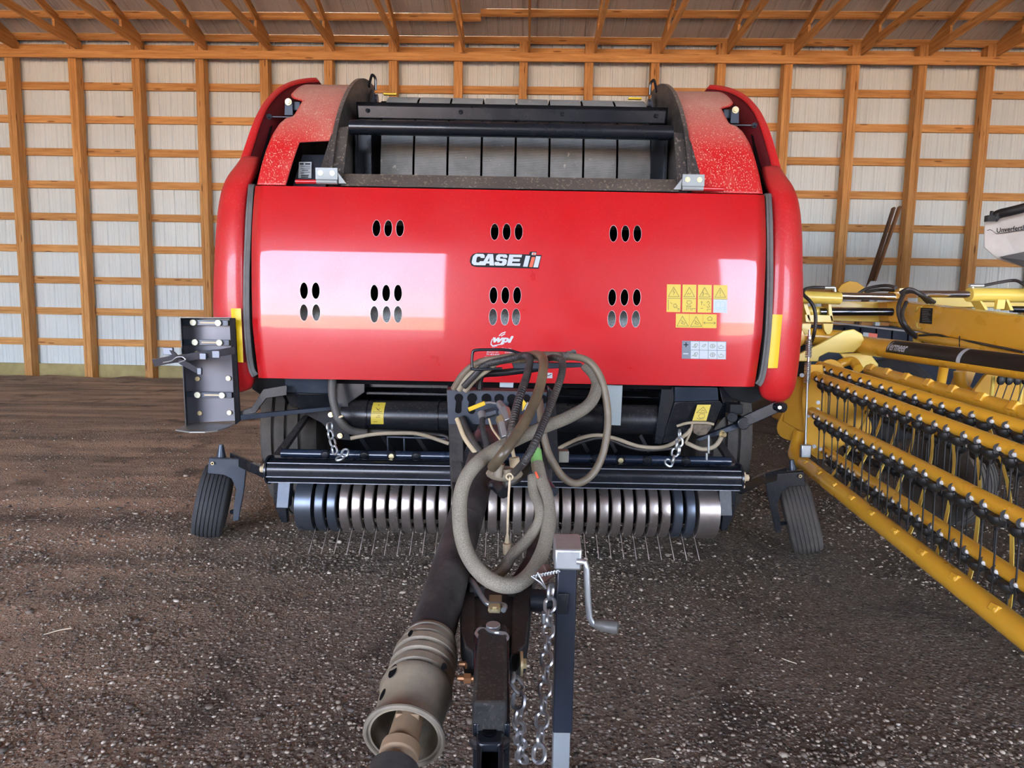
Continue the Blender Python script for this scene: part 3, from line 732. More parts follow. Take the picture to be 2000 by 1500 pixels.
# ---- black arc plates beside the belt opening
for s in (-1, 1):
    arc = [(p_.y-.02, p_.z+.022+.012*max(0, (p_.z-2.1)/.5)) for p_ in COVs if p_.y < 4.0]
    poly = [(SX(s, UI-.02), y, z) for y, z in arc]+[(SX(s, UI-.02), 4.02, 2.3), (SX(s, UI-.02), 3.62, 1.9), (SX(s, UI-.02), 3.10, 1.86)]
    MB().prism(poly, (s*.02, 0, 0)).build('arc_plate', BLKC, baler, smooth=False, label='black curved guide plate beside the belts')
    q = CS([(1318, 262, 0), (1345, 268, 0), (1356, 300, 0), (1370, 358, 0), (1334, 358, 0)], s)
    pts = []
    for px, py in ((1316, 258), (1340, 262), (1350, 278), (1372, 357), (1322, 357)):
        dd = cov_ray(px, py, .02); p_ = V(px, py, dd); pts.append(Vector((SX(s, p_.x-XC), dd, p_.z)))
    MB().prism(pts, (0, .012, 0)).build('foot_plate', BLKC, baler, bevel=.002)
    # inner uprights
    m = MB().box((SX(s, .79), 3.42, 2.1), (.075, .012, .42)); m.box((SX(s, .83), 3.43, 2.1), (.012, .06, .42)); m.build('inner_upright', BLK, baler)
    # zinc hinge
    h = V(1352, 362, 3.0); u = h.x-XC; hy = 2.985; hz = h.z-.002
    hg = MB().box((SX(s, u), hy, hz+.022), (.105, .006, .055)); hg.cyl((SX(s, u-.05), hy+.006, hz-.014), (SX(s, u+.05), hy+.006, hz-.014), .011)
    hg.prism([(SX(s, u-.053), hy, hz+.03), (SX(s, u-.09), hy+.01, hz-.02), (SX(s, u-.053), hy+.01, hz-.02)], (0, .01, 0))
    hgo = hg.build('hinge', ZHINGE, baler, bevel=.0015, label='bright zinc plated hinge')
    m = MB()
    for du in (-.028, .028): boltmb(m, (SX(s, u+du), hy-.003, hz+.024), (0, -1, 0), .008, .006)
    m.build('bolt', ZINC, hgo)
    MB().cyl((SX(s, u+.05), hy+.008, hz-.014), (SX(s, u+.15), hy+.012, hz-.014), .010).build('hinge_rod', RED, baler)
    # hook at the top of the arc plate
    t = V(1277, 176, 3.83); u = t.x-XC
    MB().tube(catmull([(SX(s, u+.01), 3.80, t.z-.02), (SX(s, u+.005), 3.83, t.z+.04), (SX(s, u), 3.85, t.z+.065), (SX(s, u-.012), 3.87, t.z+.05), (SX(s, u-.012), 3.88, t.z-.01)], 5), .008, 8).build('hook', BLK, baler)
    m = MB().cyl((SX(s, u-.03), 3.86, t.z-.07), (SX(s, u+.03), 3.86, t.z-.07), .028); m.box((SX(s, u-.008), 3.84, t.z-.09), (.014, .06, .10)); m.build('roller_bearing', STEELD, baler, bevel=.002)
    m = MB().tube([(SX(s, UI-.045), 3.78, t.z-.05), (SX(s, UI-.045), 3.72, t.z-.16), (SX(s, UI-.05), 3.60, t.z-.22)], .008, 8); m.build('hydraulic_hose', HOSE, baler)
    p_ = V(1240, 193, 3.7); m = MB().box((SX(s, p_.x-XC), 3.70, p_.z), (.075, .02, .008)); m.build('belt_marker', YREF, baler, label='short yellow strip on the top roller')
# trough beam under the belts, two cross tubes
m = MB(); zz1 = V(1000, 352, 3.15).z; zz0 = zt+.006; ul = U(1328, 3.0, 360)
m.prism([(XC-ul, 3.0, zz0), (XC-ul, 3.07, zz1), (XC-ul, 3.12, zz1), (XC-ul, 3.12, zz0)], (2*ul, 0, 0)); m.build('trough_beam', BLKC, baler, bevel=.004, label='chaff covered black beam above the hood')
a = V(684, 250, 3.2); b = V(1312, 256, 3.2); zc_ = (V(998, 254, 3.2)).z; ul = (b.x-a.x)/2; xm = XC
m = MB().cyl((XC-ul, 3.2, zc_), (XC+ul, 3.2, zc_), .036, 24); m.build('cross_tube', BLK, baler, label='round glossy black cross tube')
c = V(1000, 224, 3.36); ul = U(1299, 3.36, 224)
m = MB().box((XC, 3.36, c.z), (2*ul, .05, .066), Matrix.Rotation(.25, 3, 'X')); rb_ = m.build('cross_bar', BLK, baler, bevel=.006)
m = MB()
for x_ in (718, 900, 1098, 1282): q = V(x_, 224, 3.33); boltmb(m, (q.x, 3.333, c.z), (0, -1, .2), .008, .008)
m.build('bolt', BLK, rb_)
# belts
BP = catmull([Vector((0, y, z)) for y, z in ((3.42, 1.80), (3.44, 2.0), (3.46, 2.2), (3.50, 2.36), (3.58, 2.48), (3.68, 2.555), (3.79, 2.585), (3.9, 2.57), (4.0, 2.5))], 10)
LEN = [0]
for a, b in zip(BP[:-1], BP[1:]): LEN.append(LEN[-1]+(b-a).length)
u0 = V(742, 300, 3.46).x; u1 = V(1272, 300, 3.46).x; bw = (u1-u0)/8
for k in range(8):
    xa = u0+bw*k+.006; xb = u0+bw*(k+1)-.006; rows = []
    n = int(LEN[-1]/.0035); j = 0
    for i in range(n):
        L_ = i*LEN[-1]/(n-1)
        while j < len(LEN)-2 and LEN[j+1] < L_: j += 1
        t = (L_-LEN[j])/(LEN[j+1]-LEN[j]); p_ = BP[j].lerp(BP[j+1], t); tg = (BP[j+1]-BP[j]).normalized(); nn = Vector((0, -tg.z, tg.y))
        p2 = p_+nn*(.0017 if i % 2 else 0)
        rows.append([Vector((xa, p2.y, p2.z)), Vector((xb, p2.y, p2.z))])
    m = MB().grid(rows); m.build('forming_belt', BELT, baler, smooth=False, solid=.006)
MB().cyl((u0-.05, 3.79, 2.47), (u1+.05, 3.79, 2.47), .10, 32).build('top_roller', DARK, baler)
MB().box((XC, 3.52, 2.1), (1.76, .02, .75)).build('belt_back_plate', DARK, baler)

# ---- side shields (lower) : plan section swept up the outline
prof = [(768, 1489, 1541, 3.075), (752, 1487, 1547, 3.055), (720, 1490, 1552, 3.04), (680, 1495, 1556, 3.03), (620, 1505, 1560, 3.02), (560, 1509, 1561, 3.02), (500, 1511, 1560, 3.03), (450, 1512, 1558.5, 3.05), (410, 1511, 1555, 3.08), (380, 1508, 1549, 3.11), (358, 1500, 1540, 3.16), (340, 1495, 1527, 3.22), (324, 1492, 1516, 3.29)]
prof = [(784, 1508, 1518, 3.11), (778, 1495, 1532, 3.09)]+prof
for s in (-1, 1):
    rows = []
    pp = catmull([Vector((a, b, c)) for a, b, c, _ in prof], 4); dd = catmull([Vector((q[3], 0, 0)) for q in prof], 4)
    for q, d_ in zip(pp, dd):
        y, xi, xo = q; d_ = d_.x; pi_ = V(xi, y, d_); po = V(xo, y, d_+.16); ui = pi_.x-XC; uo = po.x-XC; z = pi_.z; w_ = uo-ui
        row = [(ui+.004, d_+.05), (ui, d_+.012), (ui+.010, d_), (ui+w_*.35, d_-.004), (ui+w_*.62, d_+.012), (ui+w_*.82, d_+.045), (ui+w_*.95, d_+.10), (uo, d_+.17), (uo+.004, d_+.35), (uo+.0, 4.2), (uo-.05, 5.2)]
        rows.append([Vector((SX(s, u), y_, z)) for u, y_ in row])
    m = MB().grid(rows); sh = m.build('side_shield', REDS, baler, solid=.005, ang=60, label='bulging red side shield')
    # reflector
    q = [(1509, 614), (1530.5, 614.5), (1521, 719), (1499.5, 719)] if s > 0 else [(470.5, 602.5), (448.5, 602.5), (455, 707), (475.5, 708)]
    P4 = [V(x_, y_, 3.0) for x_, y_ in q]; rr = []
    for j in range(9):
        row = []
        for i in range(5):
            a_ = P4[0].lerp(P4[1], i/4); b_ = P4[3].lerp(P4[2], i/4); row.append(a_.lerp(b_, j/8)+Vector((0, .012*(i/4)**2, 0)))
        rr.append(row)
    MB().grid(rr).build('reflector_strip', YREF, sh, label='upright yellow reflector strip')
# ---- upper outer arc shields
edge = [(1526, 348, 3.30), (1521, 325, 3.34), (1513, 298, 3.38), (1504, 268, 3.43), (1493, 240, 3.50), (1479, 215, 3.60), (1458, 192, 3.72), (1432, 177, 3.85), (1405, 170, 3.97), (1385, 168, 4.05)]
for s in (-1, 1):
    P = catmull([V(*e_) for e_ in edge], 5); rows = []
    cen = Vector((XC+.9, 0, 1.9))
    for i, p_ in enumerate(P):
        u = p_.x-XC; t = (P[min(i+1, len(P)-1)]-P[max(i-1, 0)]); n = Vector((t.z, 0, -t.x)).normalized()  # outward
        if n.x < 0 and i < len(P)//2: n = -n
        if n.z < 0 and i >= len(P)//2: n = -n
        fr = i/(len(P)-1); wd = .050-.018*fr
        q = Vector((u, p_.y, p_.z))
        row = [q-n*wd+Vector((0, -.02, 0)), q-n*wd*.6+Vector((0, -.026, 0)), q-n*wd*.10+Vector((0, -.022, 0)), q+Vector((0, .008, 0)), q+n*.006+Vector((0, .3, 0)), q+Vector((0, 1.2, 0))]
        rows.append([Vector((SX(s, r.x), r.y, r.z)) for r in row])
    MB().grid(rows).build('arc_shield', REDS, baler, solid=.005, ang=60, label='red arched upper side shield with rolled lip')
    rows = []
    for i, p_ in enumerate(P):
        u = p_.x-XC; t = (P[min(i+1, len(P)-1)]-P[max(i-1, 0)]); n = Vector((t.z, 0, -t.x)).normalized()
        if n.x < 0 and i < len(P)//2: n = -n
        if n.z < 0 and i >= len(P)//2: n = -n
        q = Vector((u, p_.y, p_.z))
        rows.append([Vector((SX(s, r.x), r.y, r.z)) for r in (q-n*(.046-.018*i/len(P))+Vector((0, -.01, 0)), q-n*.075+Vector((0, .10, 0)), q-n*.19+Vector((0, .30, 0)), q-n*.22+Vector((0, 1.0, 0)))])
    MB().grid(rows).build('shield_shaded_inside', REDSHADE, baler, solid=.004, ang=60)  # inside of the red shield, its shade painted as darker red
    # pivot link with bolt
    c = V(1433, 226, 3.42); u = c.x-XC; m = MB()
    pl = [(SX(s, u+.020*cos(a_)), 3.40, c.z+.022+.022*sin(a_)) for a_ in [pi*k/10 for k in range(11)]]+[(SX(s, u-.022), 3.40, c.z-.045), (SX(s, u+.024), 3.40, c.z-.045)]
    m.prism(pl, (0, .012, 0)); m.box((SX(s, u-.03), 3.46, c.z+.01), (.05, .08, .045)); lk = m.build('pivot_link', SLATE, baler, bevel=.002)
    boltmb(MB(), (SX(s, u), 3.398, c.z+.022), (0, -1, 0), .012, .008).build('bolt', ZINC, lk)
    q = V(1474, 245, 3.5); m = MB(); m.cyl((SX(s, q.x-XC-.13), 3.5, q.z), (SX(s, q.x-XC), 3.5, q.z), .004); boltmb(m, (SX(s, q.x-XC), 3.5, q.z), (-s, -1, 0), .01, .02); m.build('stay_bolt', STEELD, baler)
    # dark filler strip, painting in the shade between cover and shields
    q = CS([(1468, 262, 3.50), (1500, 300, 3.50), (1512, 372, 3.5), (1512, 385, 3.35), (1484, 385, 3.2), (1480, 330, 3.38)], s)
    MB().prism(q, (0, .01, 0)).build('gap_shade', DARK, baler, smooth=False)

# ================================================================== baler, below the hood
def tb(name, pts, r, mat, parent=baler, seg=12, n=8, **k):
    return MB().tube(catmull(pts, n) if len(pts) > 2 else pts, r, seg).build(name, mat, parent, **k)
def PX(L): return [V(*q) for q in L]
# rails just under the hood
for (a, b, y0, y1, d_) in ((716, 876, 744, 759, 3.24), (716, 876, 764, 773, 3.20), (1090, 1300, 758, 764, 3.24), (1090, 1300, 772, 777, 3.20)):
    p0 = V(a, y0, d_); p1 = V(b, y1, d_)
    MB().box(((p0.x+p1.x)/2, d_, (p0.z+p1.z)/2), (p1.x-p0.x, .03, abs(p0.z-p1.z))).build('cross_rail', BLK, baler, bevel=.004)
MB().box((XC, 3.55, .93), (1.9, .02, .16)).build('inner_bulkhead', DARK, baler)
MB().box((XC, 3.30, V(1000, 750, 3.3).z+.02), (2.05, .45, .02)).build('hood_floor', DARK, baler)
# big cross tube
z_ = V(780, 811, 3.2).z; ua = V(672, 811, 3.2).x; ub = V(1320, 820, 3.2).x
MB().lathe([(0, .02), (0, .078), (.012, .078), (ub-ua-.012, .078), (ub-ua, .078), (ub-ua, .02)], (ua, 3.2, z_), (1, 0, 0), 40).build('main_cross_tube', BLKD, baler, label='thick black cross tube')
for x_ in (722, 858, 1175): q = V(x_, 812, 3.2); MB().tube([Vector((q.x, 3.2+.081*cos(t), z_+.081*sin(t))) for t in [2*pi*k/24 for k in range(24)]], .0035, 6, closed=True).build('cable_tie', BLK, baler)
def flatdecal(corners, d_, name, mat, parent, label=None, curve=None):
    P = [V(x, y, d_) for x, y in corners]; rows = []
    for j in range(7):
        row = []
        for i in range(5):
            p_ = P[0].lerp(P[1], i/4).lerp(P[3].lerp(P[2], i/4), j/6)
            if curve: cy, cz, r = curve; dz = p_.z-cz; p_ = Vector((p_.x, cy-sqrt(max(1e-6, r*r-dz*dz)), p_.z))
            row.append(p_)
        rows.append(row)
    return MB().grid(rows).build(name, mat, parent, label=label)
def inkline(lines, d_, wpx, parent, curve=None):
    m = MB()
    for L in lines:
        for a, b in zip(L[:-1], L[1:]):
            a = Vector(a); b = Vector(b); n = Vector((-(b-a).y, (b-a).x)).normalized()*wpx/2
            q = [V(*(a+n), d_), V(*(b+n), d_), V(*(b-n), d_), V(*(a-n), d_)]
            if curve: cy, cz, r = curve; q = [Vector((p.x, cy-sqrt(max(1e-6, r*r-(p.z-cz)**2)), p.z)) for p in q]
            m.add(q, [(0, 1, 2, 3)])
    return m.build('pictogram', PIC, parent, smooth=False)
dc = flatdecal([(725.5, 788), (750, 788.5), (748.5, 829), (723.5, 829)], 3.12, 'warning_decal', YDEC, baler, 'yellow warning decal on the left of the black cross tube', (3.2, z_, .0795))
inkline([[(737.5, 791.5), (745, 805), (728.5, 805), (737.5, 791.5)], [(725, 807.5), (749, 808)], [(733, 797), (739, 801), (741, 798)], [(735, 800), (741, 803)], [(734, 815), (743, 815)], [(737, 812), (743, 812)], [(729, 824), (737, 824)]], 3.12, .9, dc, (3.2, z_, .0802))
# frame boxes under the hood corners
def boxpx(x0, y0, x1, y1, d0, d1, name, mat, **k):
    a = V(x0, y0, d0); b = V(x1, y1, d0)
    return MB().box(((a.x+b.x)/2, (d0+d1)/2, (a.z+b.z)/2), (abs(b.x-a.x), d1-d0, abs(a.z-b.z))).build(name, mat, baler, **k)
fa = [V(556, 739, 3.04), V(642, 741, 3.04), V(641, 769, 3.06), V(557, 767, 3.06)]
MB().prism(fa, (0, .25, 0)).build('frame_box', SLATE, baler, bevel=.003, label='blue grey steel box under the left hood corner')
fa = [V(557, 768, 3.05), V(641, 770, 3.05), V(648, 796, 3.12), V(596, 800, 3.12), V(566, 792, 3.1)]
MB().prism(fa, (0, .3, 0)).build('frame_box', BLKD, baler, bevel=.003)
fa = [V(646, 742, 3.14), V(712, 744, 3.14), V(712, 766, 3.14), V(680, 788, 3.14), V(690, 845, 3.14), V(664, 848, 3.14), V(640, 800, 3.14)]
MB().prism(fa, (0, .12, 0)).build('side_frame', BLK, baler, bevel=.002)
fa = [V(586, 802, 3.12), V(648, 797, 3.10), V(675, 822, 3.1), V(686, 860, 3.1), V(658, 858, 3.1), V(628, 826, 3.12), V(600, 811, 3.14)]
sf = MB().prism(fa, (0, .03, 0)).build('pivot_plate', BLKD, baler, bevel=.002)
m = MB()
for x_, y_ in ((646, 810), (664, 851)): boltmb(m, V(x_, y_, 3.095), (0, -1, 0), .009, .008)
m.build('bolt', ZINC, sf)
# right
fa = [V(1318, 756, 3.03), V(1402, 757, 3.03), V(1404, 782, 3.05), V(1318, 785, 3.05)]
MB().prism(fa, (0, .28, 0)).build('frame_box', SLATE, baler, bevel=.003, label='blue grey steel box under the right hood corner')
fa = [V(1318, 786, 3.04), V(1406, 783, 3.04), V(1412, 790, 3.06), V(1392, 838, 3.08), V(1350, 835, 3.07), V(1326, 862, 3.08), V(1294, 866, 3.1), V(1300, 840, 3.08)]
gb = MB().prism(fa, (0, .26, 0)).build('gearbox_cover', BLKD, baler, bevel=.003)
fa = [V(1292, 757, 3.10), V(1316, 757, 3.07), V(1316, 790, 3.07), V(1292, 868, 3.10), V(1278, 866, 3.12)]
MB().prism(fa, (0, .05, 0)).build('side_frame', BLK, baler, bevel=.002)
fa = [V(1405, 757, 3.08), V(1413, 757, 3.1), V(1445, 800, 3.2), V(1446, 812, 3.2), V(1414, 815, 3.1), V(1395, 838, 3.1), V(1412, 790, 3.08)]
MB().prism(fa, (0, .05, 0)).build('side_bracket', BLK, baler, bevel=.002)
dc = flatdecal([(1362, 790.5), (1388.5, 790.5), (1379.5, 822), (1352, 822)], 3.033, 'warning_decal', YDEC, baler, 'yellow warning decal on the right gearbox cover')
inkline([[(1374, 795), (1381, 806), (1360, 806), (1374, 795)], [(1369, 803), (1373, 801), (1377, 803.5)], [(1364, 812), (1369, 808), (1376, 809), (1376, 815), (1367, 817), (1364, 812)], [(1361, 816), (1365, 819), (1375, 818)]], 3.031, .9, dc)
# cream mud on the roller under the cover
fa = [V(1352, 830, 3.04), V(1360, 827, 3.04), V(1390, 829, 3.04), V(1390, 836, 3.04), V(1380, 849, 3.04), V(1364, 852, 3.04), V(1354, 845, 3.04)]
MB().prism(fa, (0, .03, 0)).build('dusty_bearing', paint('mud_caked_black', (.015, .012, .01), .6, dust=.55, dustc=(.30, .21, .12), dscale=22), baler, bevel=.003)
# grey bars reaching outward
MB().prism(PX([(470, 811, 2.95), (650, 794, 3.05), (652, 799, 3.05), (640, 802, 3.05), (470, 821, 2.95)]), (0, .035, 0)).build('flat_arm', SLATE, baler, bevel=.002)
MB().prism(PX([(1360, 858, 3.05), (1462, 818, 3.05), (1466, 826, 3.05), (1440, 838, 3.05), (1366, 862, 3.05)]), (0, .03, 0)).build('flat_arm', SLATE, baler, bevel=.002)
MB().prism(PX([(470, 803, 3.0), (492, 795, 3.0), (514, 760, 3.0), (560, 752, 3.0), (560, 772, 3.0), (520, 778, 3.0), (499, 806, 3.0), (470, 812, 3.0)]), (0, .014, 0)).build('bent_arm', BLK, baler, bevel=.002)
a = V(1450, 825, 3.02); b = V(1520, 793, 2.96)
m = MB().bar(a, b, .022, .056, up=(0, 0, 1)); m.cyl(a+Vector((0, -.02, -.002)), a+Vector((0, .05, -.002)), .032); m.build('lever_arm', BLK, baler, bevel=.004)
m = MB().lathe([(0, .008), (0, .022), (.012, .026), (.03, .026), (.04, .02), (.05, .02), (.05, .005)], V(1522, 795, 2.93)+Vector((.015, -.02, 0)), (-.45, .9, 0), 24); ro = m.build('lever_roller', BLK, baler)
MB().cyl(V(1523, 796, 2.90), V(1522, 796, 2.92), .009, 6).build('bolt', GALV, ro)
m = MB().box(V(1433, 797, 3.08), (.065, .08, .05)); m.cyl(V(1430, 815, 3.0), V(1430, 815, 3.1), .026); m.build('pivot_block', paint('matt_black', (.012, .013, .015), .6, spec=.15), baler, bevel=.004)
# dark plates behind the shields
for s in (-1, 1):
    q = CS([(1380, 756, 3.16), (1490, 756, 3.16), (1486, 778, 3.2), (1470, 788, 3.25), (1432, 782, 3.25), (1405, 770, 3.2)], s)
    MB().prism(q, (0, .02, 0)).build('arch_plate', paint('satin_black', (.022, .024, .027), .45), baler, smooth=False)
# galvanised strap
MB().prism(PX([(1186, 752, 3.0), (1216, 753, 3.0), (1212, 831, 3.0), (1187, 830, 3.0)]), (0, .006, 0)).build('galvanised_strap', paint('galv_strap', (.24, .28, .29), .42, metal=.5, dust=.3, dustc=(.3, .32, .22)), baler, label='grey galvanised strap hanging under the hood')
MB().prism(PX([(976, 745, 2.98), (1003, 745.5, 2.98), (1002, 757, 2.98), (976, 756, 2.98)]), (0, .004, 0)).build('info_decal', WDEC, baler, smooth=False)

# ---- pickup
PD = 3.12; zc = V(985, 990, PD).z; PR = .152
xg0 = V(609, 990, PD-PR).x; xg1 = V(1364, 990, PD-PR).x; ng = 32; st = (xg1-xg0)/(ng-1)
zc = (V(985, 946, PD-.1).z+V(985, 1037, PD-.06).z)/2-.005
pk = BLK
for k in range(ng-1):
    x0 = xg0+st*k+.0085; x1 = xg0+st*(k+1)-.0085; rows = []
    for i in range(25):
        a_ = radians(70-i*(70+118)/24)
        ring = []
        R_ = PR
        for x_, dr in ((x0, -.028), (x0, -.004), (x0+.004, 0), ((x0+x1)/2, .0015), (x1-.004, 0), (x1, -.004), (x1, -.028)):
            ring.append(Vector((x_, PD-(R_+dr)*cos(a_), zc+(R_+dr)*sin(a_)*1.0)))
        rows.append(ring)
    o = MB().grid(rows).build('pickup_band', STEELD if k in (0, 1, 29, 30) else STEEL, baler, ang=40)
for s in (-1, 1):
    xa, xb = (V(578, 990, 3.0).x, xg0-.008) if s < 0 else (xg1+.008, V(1404, 990, 3.0).x)
    MB().lathe([(0, .02), (0, PR), (.002, PR+.002), (xb-xa, PR+.002), (xb-xa, .02)], (xa, PD, zc), (1, 0, 0), 40).build('end_drum', STEEL if s > 0 else STEELD, baler)
MB().lathe([(0, .01), (0, .085), (2.1, .085), (2.1, .01)], (xg0-.05, PD, zc), (1, 0, 0), 24).build('tine_drum', DARK, baler)
for k in range(ng):
    x = xg0+st*k
    sl = (k-15.5)/15.5*.010
    m = MB().tube(catmull([(x, PD-.02, zc-.05), (x+sl*.3, PD-.07, zc-.10), (x+sl, PD-.12, zc-.165), (x+sl*1.9, PD-.155, zc-.225)], 4), .0022, 6)
    m.build('pickup_tine', STEEL, baler)
m = MB()
for k in range(0): 
    x = xg0+st*k; m.tube([(x, PD-.10, zc+.115), (x+.004, PD-.12, zc+.17)], .0024, 5)
# arms at both ends
for s in (-1, 1):
    q = CS([(1404, 950, 3.0), (1429, 952, 3.0), (1431, 1008, 2.97), (1407, 1008, 2.97)], s)
    MB().prism(q, (0, .05, 0)).build('pickup_arm', SLATE if s < 0 else BLKD, baler, bevel=.003)
    q = CS([(1404, 950, 3.05), (1440, 930, 3.05), (1436, 1000, 3.05), (1420, 1036, 3.05), (1408, 1036, 3.05), (1412, 1000, 3.05)], s)
    MB().prism(q, (0, .03, 0)).build('pickup_side_plate', BLK, baler, bevel=.003)
# wind guard roller: round top with a flat lip below
xr0 = V(530, 920, 2.98).x; xr1 = V(1441, 928, 2.98).x; zr = V(985, 925, 2.98).z; n_ = 24
pr = []
for k in range(17): a_ = radians(200-k*13.5); pr.append((2.98+.062*cos(a_), zr+.055*sin(a_)))
pr = [(2.94, zr-.052), (2.918, zr-.022)]+[(2.98+.064*cos(radians(a_)), zr+.010+.048*sin(radians(a_))) for a_ in range(190, 10, -15)]+[(3.045, zr-.05)]
MB().prism([(xr0, y, z) for y, z in pr], (xr1-xr0, 0, 0)).build('wind_guard_beam', BLK, baler, bevel=.002, ang=30, label='glossy black beam above the pickup')
for y_, z2 in ((2.916, zr-.020), (2.932, zr+.045), (2.938, zr-.053)):
    MB().box(((xr0+xr1)/2, y_, z2), (xr1-xr0, .006, .0035)).build('beam_edge', paint('bright_edge', (.32, .34, .38), .35, metal=.6), baler, smooth=False)
for s in (-1, 1):
    x_ = xr0 if s < 0 else xr1
    m = MB().lathe([(0, .01), (0, .072), (.010, .072), (.010, .01)], (x_-.002, 2.98, zr), (s, 0, 0), 24); ec = m.build('end_cap', BLK, baler)
    m = MB().lathe([(0, .005), (0, .03), (.018, .03), (.02, .018), (.04, .016), (.045, .005)], (x_+s*.008, 2.97, zr+.004), (s, 0, 0), 16)
    for k in range(4): a_ = pi/4+k*pi/2; m.tube([(x_+s*.008, 2.97+.046*cos(a_), zr+.046*sin(a_)), (x_+s*.02, 2.97+.046*cos(a_), zr+.046*sin(a_))], .008, 6)
    m.build('end_bearing', CAP, ec, label='dusty pale bearing at the end of the beam')
# small tube with bolted bosses
za = V(985, 893, 3.10).z; xa = V(551, 889, 3.10).x; xb = V(1426, 898, 3.10).x
st_ = MB().cyl((xa, 3.10, za), (xb, 3.10, za), .0235, 20).build('spring_tube', paint('glossy_navy_black', (.012, .020, .038), .25, coat=.4), baler)
for px in (636, 712, 765, 813, 1161, 1212, 1264, 1340):
    x = V(px, 893, 3.08).x
    m = MB().lathe([(0, .026), (.006, .024), (.012, .016), (.013, .002)], (x, 3.082, za), (0, -1, 0), 20); m.build('boss', BLK, st_)
    boltmb(MB(), (x, 3.070, za), (0, -1, 0), .009, .006).build('bolt', ZINC if px in (765, 1212) else BLK, st_)
# dark chamber behind the pickup with rotor and diagonal plates
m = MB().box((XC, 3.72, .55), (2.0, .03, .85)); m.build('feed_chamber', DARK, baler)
m = MB()
for px in (700, 745, 812, 1130, 1185, 1250): 
    m.mark(); a = V(px, 850, 3.45); m.bar(a, a+Vector((.06, .02, -.10)), .008, .02)
m.build('feeder_tine', BLKD, baler)
for s in (-1, 1):
    q = CS([(1376, 826, 3.3), (1386, 826, 3.3), (1442, 905, 3.1), (1426, 905, 3.1)], s)
    MB().prism(q, (0, .08, 0)).build('chamber_side', BLKD, baler)
for px in (757, 789): tb('light_bar', [V(px, 852, 3.3), V(px+1, 882, 3.3)], .005, STEELD)
tb('light_bar', [V(757, 853, 3.3), V(876, 857, 3.3)], .006, STEELD)
# hoses under the cross tube
tb('beige_hose', PX([(685, 856, 3.02), (730, 848, 3.02), (770, 846, 3.02), (820, 848, 3.02), (876, 866, 3.05)]), .010, HOSEB)
tb('beige_hose', PX([(1090, 876, 3.02), (1130, 857, 3.0), (1165, 850, 3.0), (1200, 856, 3.0), (1250, 872, 3.0), (1300, 872, 3.0), (1338, 850, 3.0), (1350, 838, 3.0)]), .010, HOSEB)
tb('beige_hose', PX([(1340, 865, 3.02), (1370, 877, 3.0), (1395, 872, 3.0), (1408, 855, 3.0), (1410, 842, 3.02)]), .011, HOSEB)
tb('beige_hose', PX([(1322, 832, 3.02), (1345, 826, 3.0), (1380, 826, 3.0), (1394, 829, 3.0)]), .007, HOSEB)
tb('beige_hose', PX([(1352, 828, 3.0), (1348, 845, 3.0), (1338, 866, 3.0)]), .006, HOSEB)
tb('black_hose', PX([(1092, 880, 3.04), (1140, 862, 3.03), (1180, 856, 3.03), (1230, 874, 3.03), (1270, 879, 3.03), (1330, 874, 3.03)]), .008, HOSE)
tb('black_hose', PX([(700, 842, 3.1), (770, 843, 3.1), (860, 850, 3.1), (876, 858, 3.1)]), .009, HOSE)
tb('thick_hose', PX([(649, 742, 3.02), (649, 770, 3.0), (655, 800, 2.99), (664, 822, 2.99), (684, 840, 3.02), (715, 846, 3.06)]), .020, paint('grey_hose', (.055, .053, .05), .5, dust=.4, dustc=(.2, .18, .14)), seg=16)
tb('hose_clamp', [V(656, 818, 2.975), V(670, 812, 2.975)], .006, CAP)
tb('link_rod', PX([(1384, 850, 2.99), (1384, 885, 2.99)]), .006, GALV)
tb('link_rod', PX([(1380, 885, 2.97), (1380, 898, 2.97)]), .006, GALV)
boltmb(MB(), V(1410, 848, 2.99), (.5, -1, 0), .012, .02).build('bolt', ZINC, baler)
def chain(pts, link, r, name, mat, parent=baler, label=None):
    P = catmull(pts, 10); L = [0]
    for a, b in zip(P[:-1], P[1:]): L.append(L[-1]+(b-a).length)
    pitch = link*.74; n = int(L[-1]/pitch); m = MB(); j = 0; ref = None
    for k in range(n):
        t_ = (k+.5)*pitch
        while j < len(L)-2 and L[j+1] < t_: j += 1
        c = P[j].lerp(P[j+1], (t_-L[j])/max(1e-9, L[j+1]-L[j])); T = (P[j+1]-P[j]).normalized()
        ref = Vector((0, 1, 0)) if abs(T.y) < .9 else Vector((1, 0, 0)); A = T.cross(ref).normalized(); B = T.cross(A)
        ang = radians(28) if k % 2 else radians(118); N = A*cos(ang)+B*sin(ang)
        h = link/2-r; wv = link*.30; ring = []
        for i in range(16):
            a_ = 2*pi*i/16; ring.append(c+T*(cos(a_)*wv+math.copysign(h-wv, cos(a_)))+N*sin(a_)*wv)
        m.tube(ring, r, 6, closed=True)
    return m.build(name, mat, parent, label=label)
chain(PX([(643, 826, 2.94), (646, 850, 2.93), (652, 872, 2.92), (657, 895, 2.91)]), .052, .0055, 'safety_chain', GALV, label='short galvanised chain hanging over the left of the pickup beam')
chain(PX([(657, 896, 2.91), (668, 893, 2.91), (674, 884, 2.91), (676, 876, 2.91)]), .05, .0055, 'safety_chain', GALV)
chain(PX([(1327, 840, 2.94), (1327, 865, 2.93), (1325, 890, 2.92), (1322, 898, 2.91)]), .052, .0055, 'safety_chain', GALV, label='short galvanised chain hanging over the right of the pickup beam')
chain(PX([(1324, 862, 2.93), (1318, 885, 2.92), (1312, 905, 2.90), (1302, 900, 2.90), (1299, 886, 2.91)]), .05, .0055, 'safety_chain', GALV)

